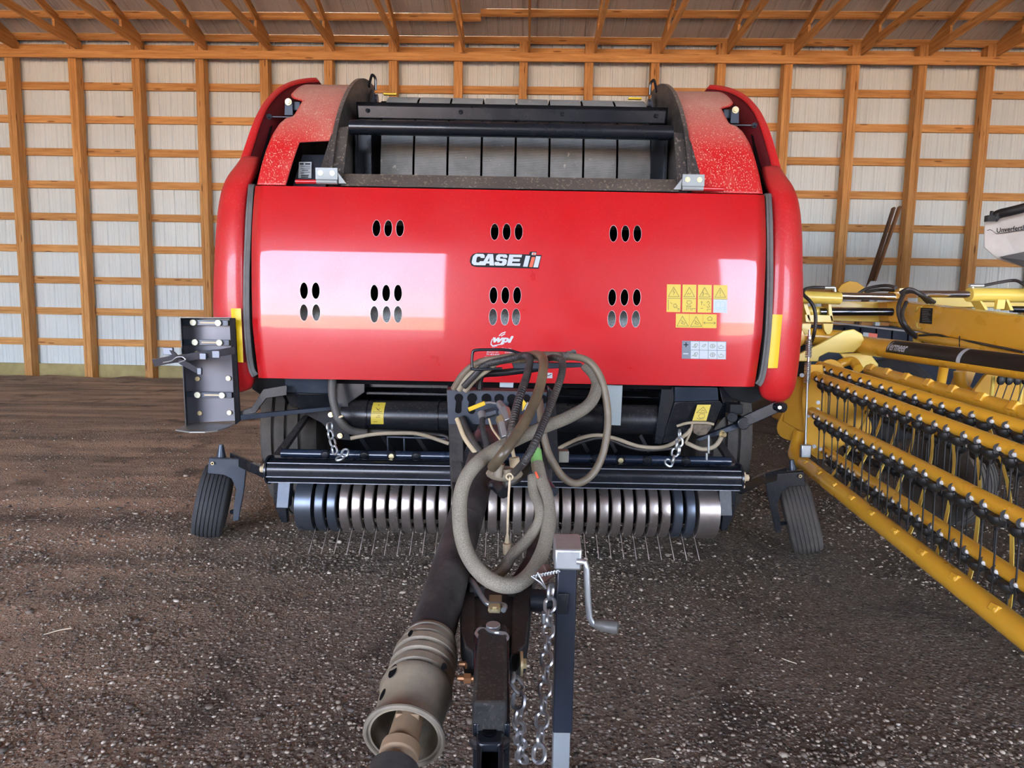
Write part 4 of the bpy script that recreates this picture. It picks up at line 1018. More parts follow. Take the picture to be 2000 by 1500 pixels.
# ---- tyres
def tyre_mb(c, axis, R_, w_, grooves, gd=.012, shoulder=.03):
    prof = [(-w_*.42, R_*.55), (-w_*.5, R_*.72), (-w_/2, R_-shoulder*1.6), (-w_*.46, R_-shoulder*.5)]
    n = grooves+1; sp = w_*.88/n; x = -w_*.44
    for k in range(n):
        crown = lambda q: R_-shoulder*.35*(abs(q)/(w_*.44))**2.2
        prof += [(x+sp*.10, crown(x+sp*.1)), (x+sp*.84, crown(x+sp*.84))]
        if k < n-1: prof += [(x+sp*.88, crown(x+sp*.9)-gd), (x+sp*1.05, crown(x+sp)-gd)]
        x += sp
    prof += [(w_*.46, R_-shoulder*.5), (w_/2, R_-shoulder*1.6), (w_*.5, R_*.72), (w_*.42, R_*.55)]
    return MB().lathe(prof, c, axis, 64)
for s in (-1, 1):
    c = Vector((SX(s, 1.22), 3.98, .63))
    wt = tyre_mb(c, (1, 0, 0), .63, .34, 3, .022, .07).build('main_tyre', RUBD, baler, ang=25, label='wide ribbed main tyre caked with dust')
    m = MB().lathe([(-.12, .36), (-.10, .33), (.02, .30), (.02, .08), (.06, .07), (.06, .01)], c, (s, 0, 0), 40); m.build('wheel_rim', paint('red_rim', (.45, .02, .02), .5), wt)
for s in (-1, 1):
    # gauge wheels, leaning outward at the foot
    if s < 0: top_, bot_, dg_ = V(424, 930, 3.50), V(402, 1062, 3.50), 3.50
    else: top_, bot_, dg_ = V(1552, 955, 3.42), V(1580, 1088, 3.42), 3.42
    cx = (top_.x+bot_.x)/2; up = Vector((top_.x-bot_.x, 0, top_.z-bot_.z)); Rg = up.length/2*1.03
    axis = Vector((up.z, 0, -up.x)).normalized(); yaw = radians(19 if s < 0 else -19)
    axis = Matrix.Rotation(yaw, 3, 'Z') @ axis
    c = Vector((cx, dg_+.03, (top_.z+bot_.z)/2))
    c.z = Rg*.985
    gw = tyre_mb(c, axis, Rg, .168, 6, .008, .035).build('gauge_tyre', RUB if s < 0 else RUBD, baler, ang=25, label='small ribbed gauge wheel tyre')
    MB().lathe([(-.07, Rg*.6), (-.05, Rg*.52), (.05, Rg*.5), (.06, .03), (.075, .02)], c, axis*-s, 32).build('gauge_hub', SLATE, gw)
    if s < 0:
        fork = PX([(408, 894, 3.36), (478, 896, 3.36), (480, 918, 3.36), (476, 960, 3.36), (468, 1000, 3.36), (466, 1017, 3.36), (455, 1017, 3.36), (456, 990, 3.36), (461, 955, 3.36), (452, 935, 3.36), (438, 928, 3.36), (405, 924, 3.36)])
        topf = PX([(408, 894, 3.36), (478, 896, 3.36), (472, 893, 3.50), (412, 891, 3.50)])
        arm = [V(452, 893, 3.42), V(492, 912, 3.3), V(530, 930, 3.12)]; post = (V(432, 893, 3.42), V(432, 868, 3.42)); axp = V(452, 1000, 3.4); axq = V(466, 996, 3.38)
    else:
        fork = PX([(1494, 925, 3.28), (1569, 919, 3.28), (1573, 948, 3.28), (1540, 951, 3.28), (1526, 962, 3.28), (1519, 985, 3.28), (1524, 1015, 3.28), (1527, 1040, 3.28), (1516, 1041, 3.28), (1507, 1000, 3.28), (1498, 960, 3.28)])
        topf = PX([(1494, 925, 3.28), (1569, 919, 3.28), (1565, 916, 3.42), (1497, 921, 3.42)])
        arm = [V(1535, 922, 3.32), V(1490, 935, 3.25), V(1445, 955, 3.12)]; post = (V(1548, 920, 3.36), V(1546, 898, 3.36)); axp = V(1545, 1020, 3.34); axq = V(1522, 1023, 3.30)
    m = MB().prism(fork, (0, .012, 0)); m.prism(topf, (0, 0, -.008)); fk = m.build('gauge_fork', SLATE if s < 0 else BLKD, baler, bevel=.002)
    MB().cyl(post[0], post[1], .026, 16, .012).build('fork_pivot', SLATE, fk)
    MB().cyl(axp, axq, .012, 12).build('wheel_axle', BLK, fk)
    bx = V(1563, 930, 3.27) if s > 0 else V(415, 905, 3.35); boltmb(MB(), bx, (0, -1, 0), .006, .003).build('bolt', ZINC, fk)
    m = MB(); m.bar(arm[0], arm[1], .02, .06); m.bar(arm[1], arm[2], .02, .055); m.build('gauge_arm', BLK, baler, bevel=.003)

# ---- holder tray on the left with rubber strap
def Q(px, py, d): return V(px, py, d)
hb = PX([(385, 622, 2.95), (448, 622, 2.95), (458, 821, 2.95), (374, 821, 2.95)])
hb = PX([(354, 622, 2.96), (452, 622, 2.96), (462, 822, 2.96), (366, 826, 2.96)])
tr_ = MB().prism(hb, (0, .006, 0)).build('holder_tray', paint('holder_grey', (.085, .085, .10), .38, metal=.35), baler, bevel=.001, label='open grey metal holder tray with slotted brackets')
fl_ = PX([(351, 622, 2.86), (354, 622, 2.965), (366, 826, 2.965), (362, 832, 2.86)]); MB().prism(fl_, (.004, 0, 0)).build('tray_flange', BLKD, tr_)
fr_ = PX([(447.5, 621, 2.86), (458, 621, 2.88), (469, 822, 2.88), (459, 830, 2.86)])
m = MB().prism(fr_, (0, .012, 0)); m.build('tray_flange', BLKD, tr_, bevel=.002)
MB().prism(PX([(351, 621, 2.86), (451, 621, 2.86), (452, 622.5, 2.96), (354, 622.5, 2.96)]), (0, 0, .003)).build('tray_top', BLK, tr_)
ft = [(363, 829), (372, 826), (455, 822), (461, 826), (445, 834), (425, 840), (400, 843), (370, 843), (343, 839), (352, 835)]
zf = V(372, 826, 2.95).z; pts = []
for x_, y_ in ft:
    r = V(x_, y_, 1)-Vector((0, 0, HC)); t = (zf-HC)/r.z; pts.append(Vector((0, 0, HC))+r*t)
MB().prism(pts, (0, 0, -.006)).build('tray_foot', paint('foot_steel', (.22, .23, .22), .4, metal=.4, dust=.4, dustc=(.3, .27, .22)), tr_, label='rounded dusty foot plate')
for x0, x1, y_ in ((356, 446, 629.5), (360, 448, 668), (365, 453, 770.5)):
    a = V(x0, y_, 2.925); b = V(x1, y_, 2.925); zz = a.z
    m = MB().box(((a.x+b.x)/2, 2.925, zz), (b.x-a.x, .004, .026)); m.box((a.x+.004, 2.94, zz), (.008, .034, .026)); m.box((b.x-.004, 2.94, zz), (.008, .034, .026)); sb = m.build('slot_bar', SLATE, tr_, bevel=.001)
    m = MB().box(((a.x+b.x)/2+.02, 2.921, zz), (.085, .003, .007)); m.build('slot', CAP, sb)
    m = MB()
    for fx in (.26, .80): 
        q = a.lerp(b, fx); m.mark(); m.tube([(q.x, 2.923, zz), (q.x, 2.912, zz)], .0145, 20)
    m.build('disc_bolt', paint('dull_disc', (.36, .36, .27), .45, metal=.5), sb)
m = MB()
for x_, y_ in ((386, 740), (446, 739), (390, 807), (448, 806), (384, 690)): boltmb(m, V(x_, y_, 2.953), (0, -1, 0), .0075, .006)
m.build('bolt', ZINC, tr_)
def strap(pts, w_, t_, name, mat, parent=tr_):
    P = catmull(pts, 6); rows = []
    for i, p_ in enumerate(P):
        T = (P[min(i+1, len(P)-1)]-P[max(i-1, 0)]).normalized(); up = Vector((0, -.25, 1)); N = (up-T*up.dot(T)).normalized()*w_/2; B = T.cross(N).normalized()*t_/2
        rows.append([p_+N+B, p_+N-B, p_-N-B, p_-N+B])
    return MB().grid(rows, True).build(name, mat, parent)
STR = paint('shiny_strap', (.05, .05, .058), .22, coat=.5)
strap(PX([(300, 709, 2.80), (330, 703, 2.78), (360, 699, 2.79), (395, 693, 2.80), (430, 689, 2.81), (458, 684, 2.86)]), .034, .006, 'rubber_strap', STR)
strap(PX([(322, 686, 2.80), (340, 692, 2.78), (352, 705, 2.77), (372, 716, 2.78), (393, 728, 2.79)]), .026, .005, 'rubber_strap', STR)
m = MB().box(V(397, 696, 2.79), (.03, .012, .03)); m.box(V(422, 692, 2.80), (.035, .008, .034)); m.box(V(390, 725, 2.78), (.02, .012, .032)); m.box(V(329, 686, 2.79), (.045, .014, .034)); m.build('strap_buckle', STEELD, tr_, bevel=.002)
tb('strap_hook', PX([(319, 708, 2.77), (335, 705, 2.76), (345, 698, 2.75), (356, 697, 2.76), (362, 703, 2.76), (350, 708, 2.77)]), .0035, GALV, tr_)

# ---- drawbar: two arms coming down from the frame, joined at the hitch
ARM = BROWN
for s, pts in ((-1, [(889, 838, 2.75), (893, 960, 2.5), (905, 1110, 1.85), (930, 1170, 1.66)]), (1, [(1075, 838, 2.75), (1065, 960, 2.5), (1040, 1110, 1.9), (1006, 1170, 1.66)])):
    P = PX(pts); m = MB()
    for a, b in zip(P[:-1], P[1:]): m.bar(a, b+(b-a).normalized()*.01, .045, .085 if b.y < 2.4 else .07)
    m.build('drawbar_arm', ARM, baler, bevel=.004, label='dusty dark drawbar arm')
# front plates of the drawbar
zD = .50
def onz(px, py, z=zD):
    r = V(px, py, 1)-Vector((0, 0, HC)); t = (z-HC)/r.z; return Vector((0, 0, HC))+r*t
for s, L in ((-1, [(898, 1140), (926, 1142), (932, 1255), (925, 1275), (908, 1262), (900, 1230)]), (1, [(1012, 1130), (1040, 1130), (1036, 1188), (1028, 1258), (1010, 1276), (996, 1280), (1000, 1180)])):
    MB().prism([onz(x, y, .545) for x, y in L], (0, 0, -.07)).build('drawbar_plate', BLKT, baler, bevel=.004)
MB().prism([onz(x, y, .53) for x, y in ((924, 1150), (1008, 1150), (1000, 1245), (926, 1245))], (0, 0, -.06)).build('drawbar_web', paint('dusty_web', (.028, .024, .022), .6, dust=.5, dustc=(.16, .13, .11)), baler)
a = onz(962, 1246, .535); b = onz(956, 1408, .535)
m = MB().bar(a, b, .068, .075); m.build('hitch_tongue', BLKT, baler, bevel=.008, bseg=3)
a = onz(930, 1248, .52); b = onz(930, 1440, .50); c = onz(1000, 1248, .52); d_ = onz(990, 1440, .50)
m = MB().bar(a+Vector((0, 0, -.02)), b+Vector((0, 0, -.02)), .012, .10); m.bar(c+Vector((-.012, 0, -.02)), d_+Vector((0, 0, -.02)), .012, .10); m.build('hitch_side_plate', BLK, baler, bevel=.003)
# clevis at the very front
m = MB(); c0 = onz(956, 1425, .515)
m.prism([onz(x, y, .515) for x, y in ((931, 1400), (983, 1400), (983, 1446), (975, 1452), (938, 1452), (930, 1446))], (0, 0, -.02))
ck = m.build('clevis_plate', BLK, baler, bevel=.004)
ring = [onz(956+14*cos(t), 1428+9*sin(t), .517) for t in [2*pi*k/20 for k in range(20)]]
MB().prism(ring, (0, 0, .0006)).build('clevis_hole', DARK, ck, smooth=False)
m = MB().tube([onz(956+30*cos(t), 1447+8*sin(t), .50) for t in [pi*k/12 for k in range(13)]], .011, 10); m.build('clevis_lip', BLKD, ck)
m = MB(); 
for x_ in (936, 979): m.bar(onz(x_, 1450, .49), onz(x_-2, 1560, .47), .010, .05)
m.bar(onz(956, 1452, .47), onz(956, 1560, .45), .05, .012); m.build('clevis_tongue', BLK, baler, bevel=.002)
# pins and bolts
pin = onz(963, 1236, .56)
hp_ = MB().cyl(pin+Vector((0, 0, -.05)), pin+Vector((0, 0, .022)), .017, 24).build('hitch_pin', GALV, baler, bevel=.002)
lp = [onz(930, 1237, .565), onz(936, 1229, .57), onz(950, 1230, .57), onz(968, 1235, .585), onz(986, 1238, .57), onz(991, 1246, .565), onz(982, 1250, .565), onz(960, 1244, .56), onz(938, 1245, .565)]
MB().tube(catmull(lp+[lp[0]], 5)[:-1], .0045, 8, closed=True).build('pin_clip', GALV, hp_)
m = MB()
for x_, y_, s in ((925, 1257, -1), (922, 1297, -1), (920, 1325, -1), (996, 1258, 1)):
    p_ = onz(x_, y_, .50); m.mark(); m.tube([p_, p_+Vector((s*.016, 0, 0))], .012, 6); m.tube([p_+Vector((-s*.05, 0, 0)), p_+Vector((s*.03, 0, 0))], .006, 8)
m.build('rusty_bolt', COPP, baler)
tb('bent_handle', [onz(913, 1130, .55), onz(922, 1135, .575), onz(932, 1150, .57), onz(944, 1170, .56), onz(955, 1180, .555), onz(975, 1180, .555), onz(986, 1184, .56), onz(983, 1192, .56)], .007, GALV)
cl_ = MB().box(onz(967, 1178, .555), (.035, .085, .008)); cl_.box(onz(966, 1188, .56), (.03, .02, .018)); clo = cl_.build('zinc_clamp', ZINC, baler, bevel=.002)
boltmb(MB(), onz(966, 1188, .57), (0, 0, 1), .009, .008).build('bolt', ZINC, clo)
tb('safety_ring', [onz(997, 1270, .50), onz(1001, 1285, .51), onz(1002, 1310, .50), onz(1001, 1330, .49), onz(996, 1322, .48), onz(996, 1290, .48)], .006, GALV)
m = MB().cyl(onz(1016, 1296, .53), onz(1021, 1296, .53), .026, 24); m.cyl(onz(1020, 1296, .53), onz(1028, 1296, .53), .012, 6); m.build('washer_bolt', ZINC, baler)
chain([onz(1000, 1325, .49), onz(1014, 1345, .47), onz(1012, 1380, .44), onz(1014, 1420, .38), onz(1017, 1460, .30), onz(1021, 1500, .22)], .047, .0052, 'tow_chain', CHAIN, label='steel chain hanging beside the hitch tongue')
chain([V(1076, 1142, 1.52), V(1074, 1180, 1.50), V(1070, 1240, 1.44), V(1066, 1310, 1.38), V(1062, 1370, 1.33), V(1056, 1430, 1.28), V(1050, 1520, 1.22)], .045, .005, 'tow_chain', CHAIN, label='long steel chain hanging beside the jack')
# ---- jack
JD = 1.55
jt = V(1107, 1122, JD); jb = V(1105, 1448, JD); jx = (jt.x+V(1104, 1300, JD).x)/2; jw = 38.5*JD/F_PX*1.06
ztop = V(1107, 1108, JD).z
jk = MB().box((jt.x, JD+.02, (ztop+.20)/2), (jw, jw, ztop-.20)).build('jack_tube', paint('blue_black_paint', (.012, .016, .026), .35, coat=.25, dust=.12, dustc=(.12, .11, .1)), baler, bevel=.004)
MB().box((jt.x-.001, JD+.02, .115), (jw-.008, jw-.008, .23)).build('jack_leg', paint('bare_leg', (.38, .42, .44), .35, metal=.6), jk, bevel=.002, label='bare galvanised inner jack leg')
MB().box((jt.x, JD+.02, .004), (.13, .13, .008)).build('jack_foot', GALV, jk)
m = MB().box((jt.x, JD+.015, ztop+.032), (jw+.010, jw+.014, .05)); m.prism([(jt.x-jw/2-.008, JD-.02, ztop+.055), (jt.x-jw/2-.008, JD+.05, ztop+.075), (jt.x-jw/2-.008, JD+.055, ztop+.0), (jt.x-jw/2-.008, JD-.022, ztop+.0)], (jw+.018, 0, 0)); m.build('jack_head', GALV, jk, bevel=.006, bseg=3, label='bright zinc gear head of the jack')
cr_ = PX([(1128, 1096, 1.53), (1143, 1098, 1.52), (1146, 1110, 1.52), (1148, 1160, 1.52), (1151, 1205, 1.52), (1158, 1218, 1.52), (1170, 1222, 1.52)])
MB().tube(cr_, .0085, 12).build('jack_crank', GALV, jk)
g0 = V(1162, 1219, 1.52); g1 = V(1207, 1226, 1.50); ax = (g1-g0); L_ = ax.length
MB().lathe([(0, .009), (0, .011), (L_*.3, .015), (L_*.9, .017), (L_, .014), (L_, .002)], g0, ax, 20).build('crank_grip', paint('worn_grip', (.055, .055, .052), .5, dust=.5, dustc=(.2, .19, .17)), jk)
a = V(1035, 1172, 1.60); b = V(1092, 1176, 1.60)
MB().cyl(a, b, .030, 28).build('jack_mount_tube', BLK, baler)
MB().box(V(1099, 1180, 1.524), (.028, .004, .055)).build('weld_plate', BLKD, jk, bevel=.001)
m = MB().box(V(1063, 1206, 1.53), (.014, .02, .03)); m.build('jack_pin', GALV, baler, bevel=.003)
tb('jack_spring', [V(1040+i*1.9+2*cos(i*2.1), 1127+i*.5-10*(i > 99)+3*sin(i*2.1)-i*.9, 1.52) for i in range(28)], .0022, GALV, n=3)
tb('pin_wire', PX([(1038, 1125, 1.50), (1053, 1136, 1.49), (1066, 1149, 1.50)]), .0022, GALV)
tb('pin_wire', PX([(1050, 1118, 1.50), (1060, 1136, 1.49), (1066, 1149, 1.50)]), .0022, GALV)
MB().bar(V(1058, 1108, 1.56), V(1072, 1132, 1.54), .02, .04).build('rusty_bracket', paint('rust_brown', (.07, .03, .022), .5), baler, bevel=.003)

# ---- driveline shaft with its guard cone
P0 = V(940, 905, 2.30); P1 = V(842, 1246, 1.44); P2 = V(786, 1450, 1.16)
ax = (P1-P0).normalized()
# gearbox end at the frame
MB().lathe([(0, .05), (0, .075), (.12, .075), (.12, .05)], P0-ax*.16, ax, 24).build('gearbox_collar', BLKD, baler)
tube1 = MB().tube([P0-ax*.35, P0+(P1-P0)*.45], .058, 32).build('shaft_guard_tube', BROWN, baler, label='dusty brown black driveline guard tube')
MB().tube([P0+(P1-P0)*.45, P1+ax*.04], .066*.86, 32).build('shaft_guard_tube', BROWN, baler)
ax2 = (P2-P1).normalized(); L2 = (P2-P1).length
k_ = 1.42/F_PX/1.0
def wr(px, d): return px*d/F_PX*.5*1.05
prof = []
rib = [(-.02, 50), (.0, 60), (.03, 72), (.06, 74), (.075, 66), (.09, 66), (.105, 80), (.16, 84), (.175, 72), (.19, 72), (.205, 90), (.265, 92), (.28, 78), (.295, 78), (.31, 92), (.365, 94), (.38, 82), (.40, 82), (.415, 94), (.48, 96), (.495, 85), (.515, 85), (.53, 101), (.58, 105), (.62, 99), (.78, 98), (.84, 98), (.87, 104), (.92, 110), (.935, 114), (.95, 112), (.952, 106)]
for t, w_ in rib:
    dd = (P1.y+(P2.y-P1.y)*t); prof.append((t*L2, wr(w_*1.52, dd)*.92))
inner = [(t_, r_-.006) for t_, r_ in reversed(prof[3:])]
cone = MB().lathe(prof+inner, P1, ax2, 56, closed=False)
m = MB(); m.lathe(prof+inner, P1, ax2, 56, closed=True)
cn = m.build('guard_cone', DUSTP, baler, ang=50, label='ribbed dusty plastic guard cone on the driveline')
# bell rim, holes and rivets
tl, rl = prof[-2]; ring = []
u_ = (Vector((0, 0, 1))-ax2*ax2.z).normalized(); v_ = ax2.cross(u_)
MB().tube([P1+ax2*tl+(u_*cos(t)+v_*sin(t))*rl for t in [2*pi*k/48 for k in range(48)]], .0055, 8, closed=True).build('cone_rim', paint('rim_dusty', (.09, .085, .075), .5, spec=.2, dust=.8, dustc=(.30, .25, .18), dscale=12), cn)
def on_cone(t, a_, lift=0):
    L_ = t*L2
    for (a, ra), (b, rb) in zip(prof[:-1], prof[1:]):
        if a <= L_ <= b: r_ = ra+(rb-ra)*(L_-a)/max(1e-6, b-a); break
    dv = u_*cos(a_)+v_*sin(a_); return P1+ax2*L_+dv*(r_+lift), dv
# v_ direction sign: find the angle that faces the camera
def facing(t, want_left):
    best = None
    for k in range(72):
        a_ = 2*pi*k/72; p_, dv = on_cone(t, a_)
        c_ = dv.dot((Vector((0, 0, HC))-p_).normalized()); sd = dv.x
        sc = c_-abs(sd-want_left)*1.2
        if best is None or sc > best[0]: best = (sc, a_)
    return best[1]
m = MB()
for t, lf, rr_ in ((.60, -.62, .014), (.76, -.80, .011), (.22, -.45, .008)):
    a_ = facing(t, lf); p_, dv = on_cone(t, a_, .0015); e1 = ax2*(rr_*1.3); e2 = dv.cross(ax2).normalized()*rr_*.75
    m.mark(); m.prism([p_+e1*cos(q)+e2*sin(q)-dv*.001 for q in [2*pi*k/16 for k in range(16)]], dv*.001)
m.build('guard_hole', DARK, cn, smooth=False)
m = MB()
for t, lf in ((.51, -.30), (.505, .42), (.47, .75)):
    a_ = facing(t, lf); p_, dv = on_cone(t, a_); m.mark(); m.tube([p_-dv*.003, p_+dv*.003], .007, 14)
m.build('rivet', SLATE, cn)
# yoke inside the bell, reaching out below
m = MB().lathe([(0, .02), (0, .030), (L2*.30, .032), (L2*.31, .040), (L2*.40, .040), (L2*.41, .028), (L2*.50, .028)], P1+ax2*L2*.72, ax2, 28)
m.box(P1+ax2*L2*.80, (.05, .05, .05)); m.build('driveline_yoke', paint('rust_dust_yoke', (.25, .15, .08), .6, dust=.7, dustc=(.36, .27, .18)), baler, bevel=.003)
m = MB().lathe([(0, .030), (0, .048), (.03, .048), (.06, .044), (.06, .020)], P1+ax2*L2*1.20, ax2, 40); m.build('quick_coupler', BROWN, baler)
m = MB().lathe([(0, .018), (0, .032), (.03, .032), (.03, .018)], P1+ax2*L2*1.19, ax2, 32); m.build('coupler_bore', paint('brown_bore', (.10, .05, .03), .6), baler)

# ---- hose holder: slotted plate on the drawbar, hoop above it
pl = [(873, 763), (1068, 768), (1066, 830), (876, 828)]
P4 = PX([(x, y, 2.42) for x, y in pl]); 
hd_ = MB().prism(P4, (0, .008, 0)).build('hose_holder_plate', SLATE, baler, label='slate blue slotted hose holder plate')
MB().prism(PX([(875, 757, 2.50), (1066, 762, 2.50), (1068, 768, 2.42), (873, 763, 2.42)]), (0, 0, .004)).build('holder_lip', BROWN, hd_)
m = MB()
for x_ in (896, 922, 950, 975, 1000, 1027, 1059):
    r_ = .0195 if x_ not in (896,) else .017; c = V(x_, 777+(x_-896)*.02, 2.417); c2 = V(x_-1, 801, 2.417)
    ring = [c+Vector((r_*cos(t), 0, r_*sin(t))) for t in [radians(-50+k*280/16) for k in range(17)]]
    if x_ in (896, 922, 1000): ring += [c2+Vector((r_*.8*cos(t), 0, r_*.8*sin(t))) for t in [radians(200+k*140/8) for k in range(9)]]
    m.mark(); m.prism(ring, (0, -.0006, 0))
m.build('key_slot', DARK, hd_, smooth=False, label='dark keyhole slots')
tb('stop_valve', PX([(975, 788, 2.38), (984, 800, 2.34), (990, 812, 2.31)]), .016, GALV, seg=8)
MB().cyl(V(984, 800, 2.33), V(992, 826, 2.28), .024, 6).build('hose_fitting', GALV, baler, bevel=.002)
MB().cyl(V(977, 816, 2.30), V(985, 835, 2.26), .020, 6).build('hose_fitting', ZINC, baler, bevel=.002)
MB().cyl(V(981, 826, 2.26), V(988, 856, 2.22), .021, 6).build('hose_fitting', GALV, baler, bevel=.002)
MB().cyl(V(966, 804, 2.33), V(944, 810, 2.31), .018, 6).build('hose_fitting', STEELD, baler, bevel=.002)
MB().cyl(V(940, 806, 2.30), V(943, 818, 2.28), .015, 12).build('hose_fitting', GALV, baler)
MB().tube(PX([(968, 788, 2.30), (955, 786, 2.29), (946, 787, 2.28)]), .004, 8).build('valve_lever', GALV, baler)
MB().bar(V(947, 787, 2.28), V(915, 800, 2.25), .006, .016).build('valve_grip', YHAN, baler, bevel=.002, label='yellow valve handle')
MB().prism(PX([(1021, 779, 2.36), (1030, 790, 2.36), (1020, 803, 2.36)]), (0, .006, 0)).build('valve_grip', YHAN, baler, label='small yellow valve tab')
MB().cyl(V(1027, 801, 2.34), V(1034, 787, 2.34), .010, 10).build('hose_fitting', GALV, baler)
# hoop of black tube above
tb('hose_hoop', PX([(936, 760, 2.44), (937, 742, 2.44), (945, 731, 2.44), (980, 728, 2.44), (1030, 722, 2.44), (1052, 719, 2.44)]), .014, BLKD, n=6)
tb('wire_guard', PX([(1018, 690.5, 2.30), (990, 683.5, 2.30), (950, 683, 2.30), (929, 684, 2.30), (923, 690, 2.30), (922, 716, 2.30), (926, 721, 2.30), (980, 720, 2.34)]), .0055, BLK, n=6)
MB().prism(PX([(999, 707, 2.42), (1135, 709, 2.42), (1142, 717, 2.42), (1055, 721, 2.42), (1003, 720, 2.42)]), (0, .03, 0)).build('hoop_bracket', SLATE, baler, bevel=.003)
MB().prism(PX([(1070, 755, 2.50), (1084, 768, 2.50), (1092, 905, 2.55), (1074, 935, 2.55), (1066, 860, 2.5)]), (0, .05, 0)).build('holder_post', BLKD, baler, bevel=.003)
MB().prism(PX([(872, 762, 2.52), (881, 762, 2.52), (905, 835, 2.55), (905, 955, 2.6), (880, 955, 2.6), (876, 835, 2.55)]), (0, .05, 0)).build('holder_post', BROWN, baler, bevel=.003)
# hoses
def hose(L, r, mat=HOSE, label=None, name='hydraulic_hose', ribs=None, **k):
    if not ribs: return tb(name, PX(L), r, mat, seg=14, n=10, label=label, **k)
    P = catmull(PX(L), 60); n = len(P); rr = []; acc = 0
    for i in range(n):
        acc += (P[i]-P[i-1]).length if i else 0
        f = i/n; rr.append(r*(1.10 if (ribs[0] < f < ribs[1] and int(acc/.0055) % 2) else 1.0))
    return MB().tube(P, rr, 14).build(name, mat, baler, label=label, ang=20)
hose([(1143, 712, 2.30), (1162, 735, 2.28), (1165, 760, 2.24), (1150, 790, 2.16), (1110, 815, 2.06), (1060, 835, 1.98), (1000, 862, 1.90), (950, 890, 1.82), (915, 925, 1.76), (899, 970, 1.72), (899, 1030, 1.68), (912, 1080, 1.64), (940, 1120, 1.60), (975, 1141, 1.58), (1010, 1141, 1.60), (1040, 1115, 1.66), (1062, 1070, 1.74), (1072, 1020, 1.82), (1068, 970, 1.90), (1056, 935, 1.96), (1049, 905, 2.0)], .0255*.85, SLEEVE, 'thick grey sleeved hose looping down in front of the shaft', 'sleeved_hose')
MB().cyl(V(1049, 905, 2.0), V(1046, 880, 2.03), .020, 16).build('hose_tag', GREEN, baler, label='green band on the sleeved hose')
hose([(1049, 890, 2.04), (1048, 870, 2.06), (1042, 850, 2.08), (1036, 838, 2.1)], .012, GALV, name='hose_fitting')
hose([(1040, 930, 1.96), (1042, 960, 1.92), (1053, 990, 1.86), (1052, 1020, 1.82), (1030, 1055, 1.78), (1000, 1085, 1.74), (985, 1110, 1.70), (960, 1127, 1.66), (935, 1125, 1.64)], .0165, SLEEVE, 'thinner sleeved hose inside the big loop', 'sleeved_hose')
hose([(906, 755, 2.36), (925, 735, 2.34), (950, 712, 2.32), (990, 702, 2.28), (1020, 695, 2.24), (1034, 700, 2.18), (1030, 730, 2.08), (1020, 760, 1.98), (1008, 800, 1.90), (1000, 840, 1.83), (992, 872, 1.82)], .0125, HOSE, ribs=(.15, .95))
hose([(1020, 701, 2.30), (1044, 693, 2.24), (1060, 700, 2.16), (1060, 730, 2.04), (1050, 770, 1.94), (1030, 815, 1.84), (1005, 855, 1.76), (980, 890, 1.72), (962, 912, 1.78)], .0165, paint('hose_half_dusty', (.03, .026, .02), .38, dust=.6, dustc=(.30, .22, .12), dscale=3), 'black hydraulic hose worn brown at its top')
hose([(1062, 705, 2.28), (1080, 698, 2.22), (1098, 706, 2.16), (1096, 735, 2.08), (1080, 780, 1.98), (1062, 825, 1.88), (1045, 865, 1.80), (1025, 900, 1.78), (1003, 925, 1.84)], .0115, HOSE, ribs=(.2, .9))
hose([(1085, 700, 2.34), (1120, 697, 2.30), (1150, 706, 2.26), (1172, 735, 2.24), (1184, 780, 2.22), (1187, 830, 2.20), (1178, 885, 2.18), (1158, 925, 2.16), (1128, 944, 2.14), (1100, 932, 2.14), (1076, 895, 2.16), (1064, 860, 2.18), (1058, 825, 2.2), (1054, 785, 2.3)], .0135, paint('hose_brown', (.06, .05, .035), .5, dust=.8, dustc=(.26, .21, .14), dscale=4), 'dusty hose looping out to the right of the holder')
for k, (dx, dy) in enumerate(((0, 0), (10, 5), (22, 10))):
    hose([(886+dx, 760+dy*.3, 2.38), (905+dx, 730+dy, 2.36), (935+dx, 708+dy, 2.34), (975, 700+dy*.6, 2.32), (1020, 694+dy*.7, 2.32), (1060, 693+dy*.6, 2.32), (1105, 694+dy*.6, 2.32)], .013, HOSEB if k else paint('hose_mid', (.07, .055, .045), .5, dust=.7, dustc=(.28, .22, .14)))
MB().grid([[V(1098+i*5+3*sin(j), 700-j*4+(i % 2)*2-i*1.2, 2.30-.02*sin(i+j)) for i in range(6)] for j in range(4)]).build('tied_rag', paint('grey_cloth', (.13, .12, .11), .8), baler, solid=.003, label='grey knotted rag tied to the hose bundle')
hose([(942, 818, 2.27), (943, 840, 2.24), (950, 870, 2.2), (948, 905, 2.16)], .011, BROWN)
hose([(893, 818, 2.40), (908, 855, 2.34), (930, 885, 2.28), (944, 900, 2.26)], .010, CAP, label='beige hose end')
hose([(903, 816, 2.40), (918, 850, 2.34), (938, 885, 2.28), (950, 905, 2.26)], .013, HOSE)
hose([(1018, 815, 2.30), (1008, 835, 2.2), (1000, 850, 2.15)], .012, HOSE)
hose([(955, 818, 2.28), (962, 838, 2.24), (978, 860, 2.16)], .004, CAP)
hose([(985, 945, 1.98), (1010, 935, 2.0), (1030, 915, 2.04), (1040, 905, 2.06)], .014, HOSE)
hose([(1053, 830, 2.2), (1056, 800, 2.28), (1056, 780, 2.34)], .010, BROWN)
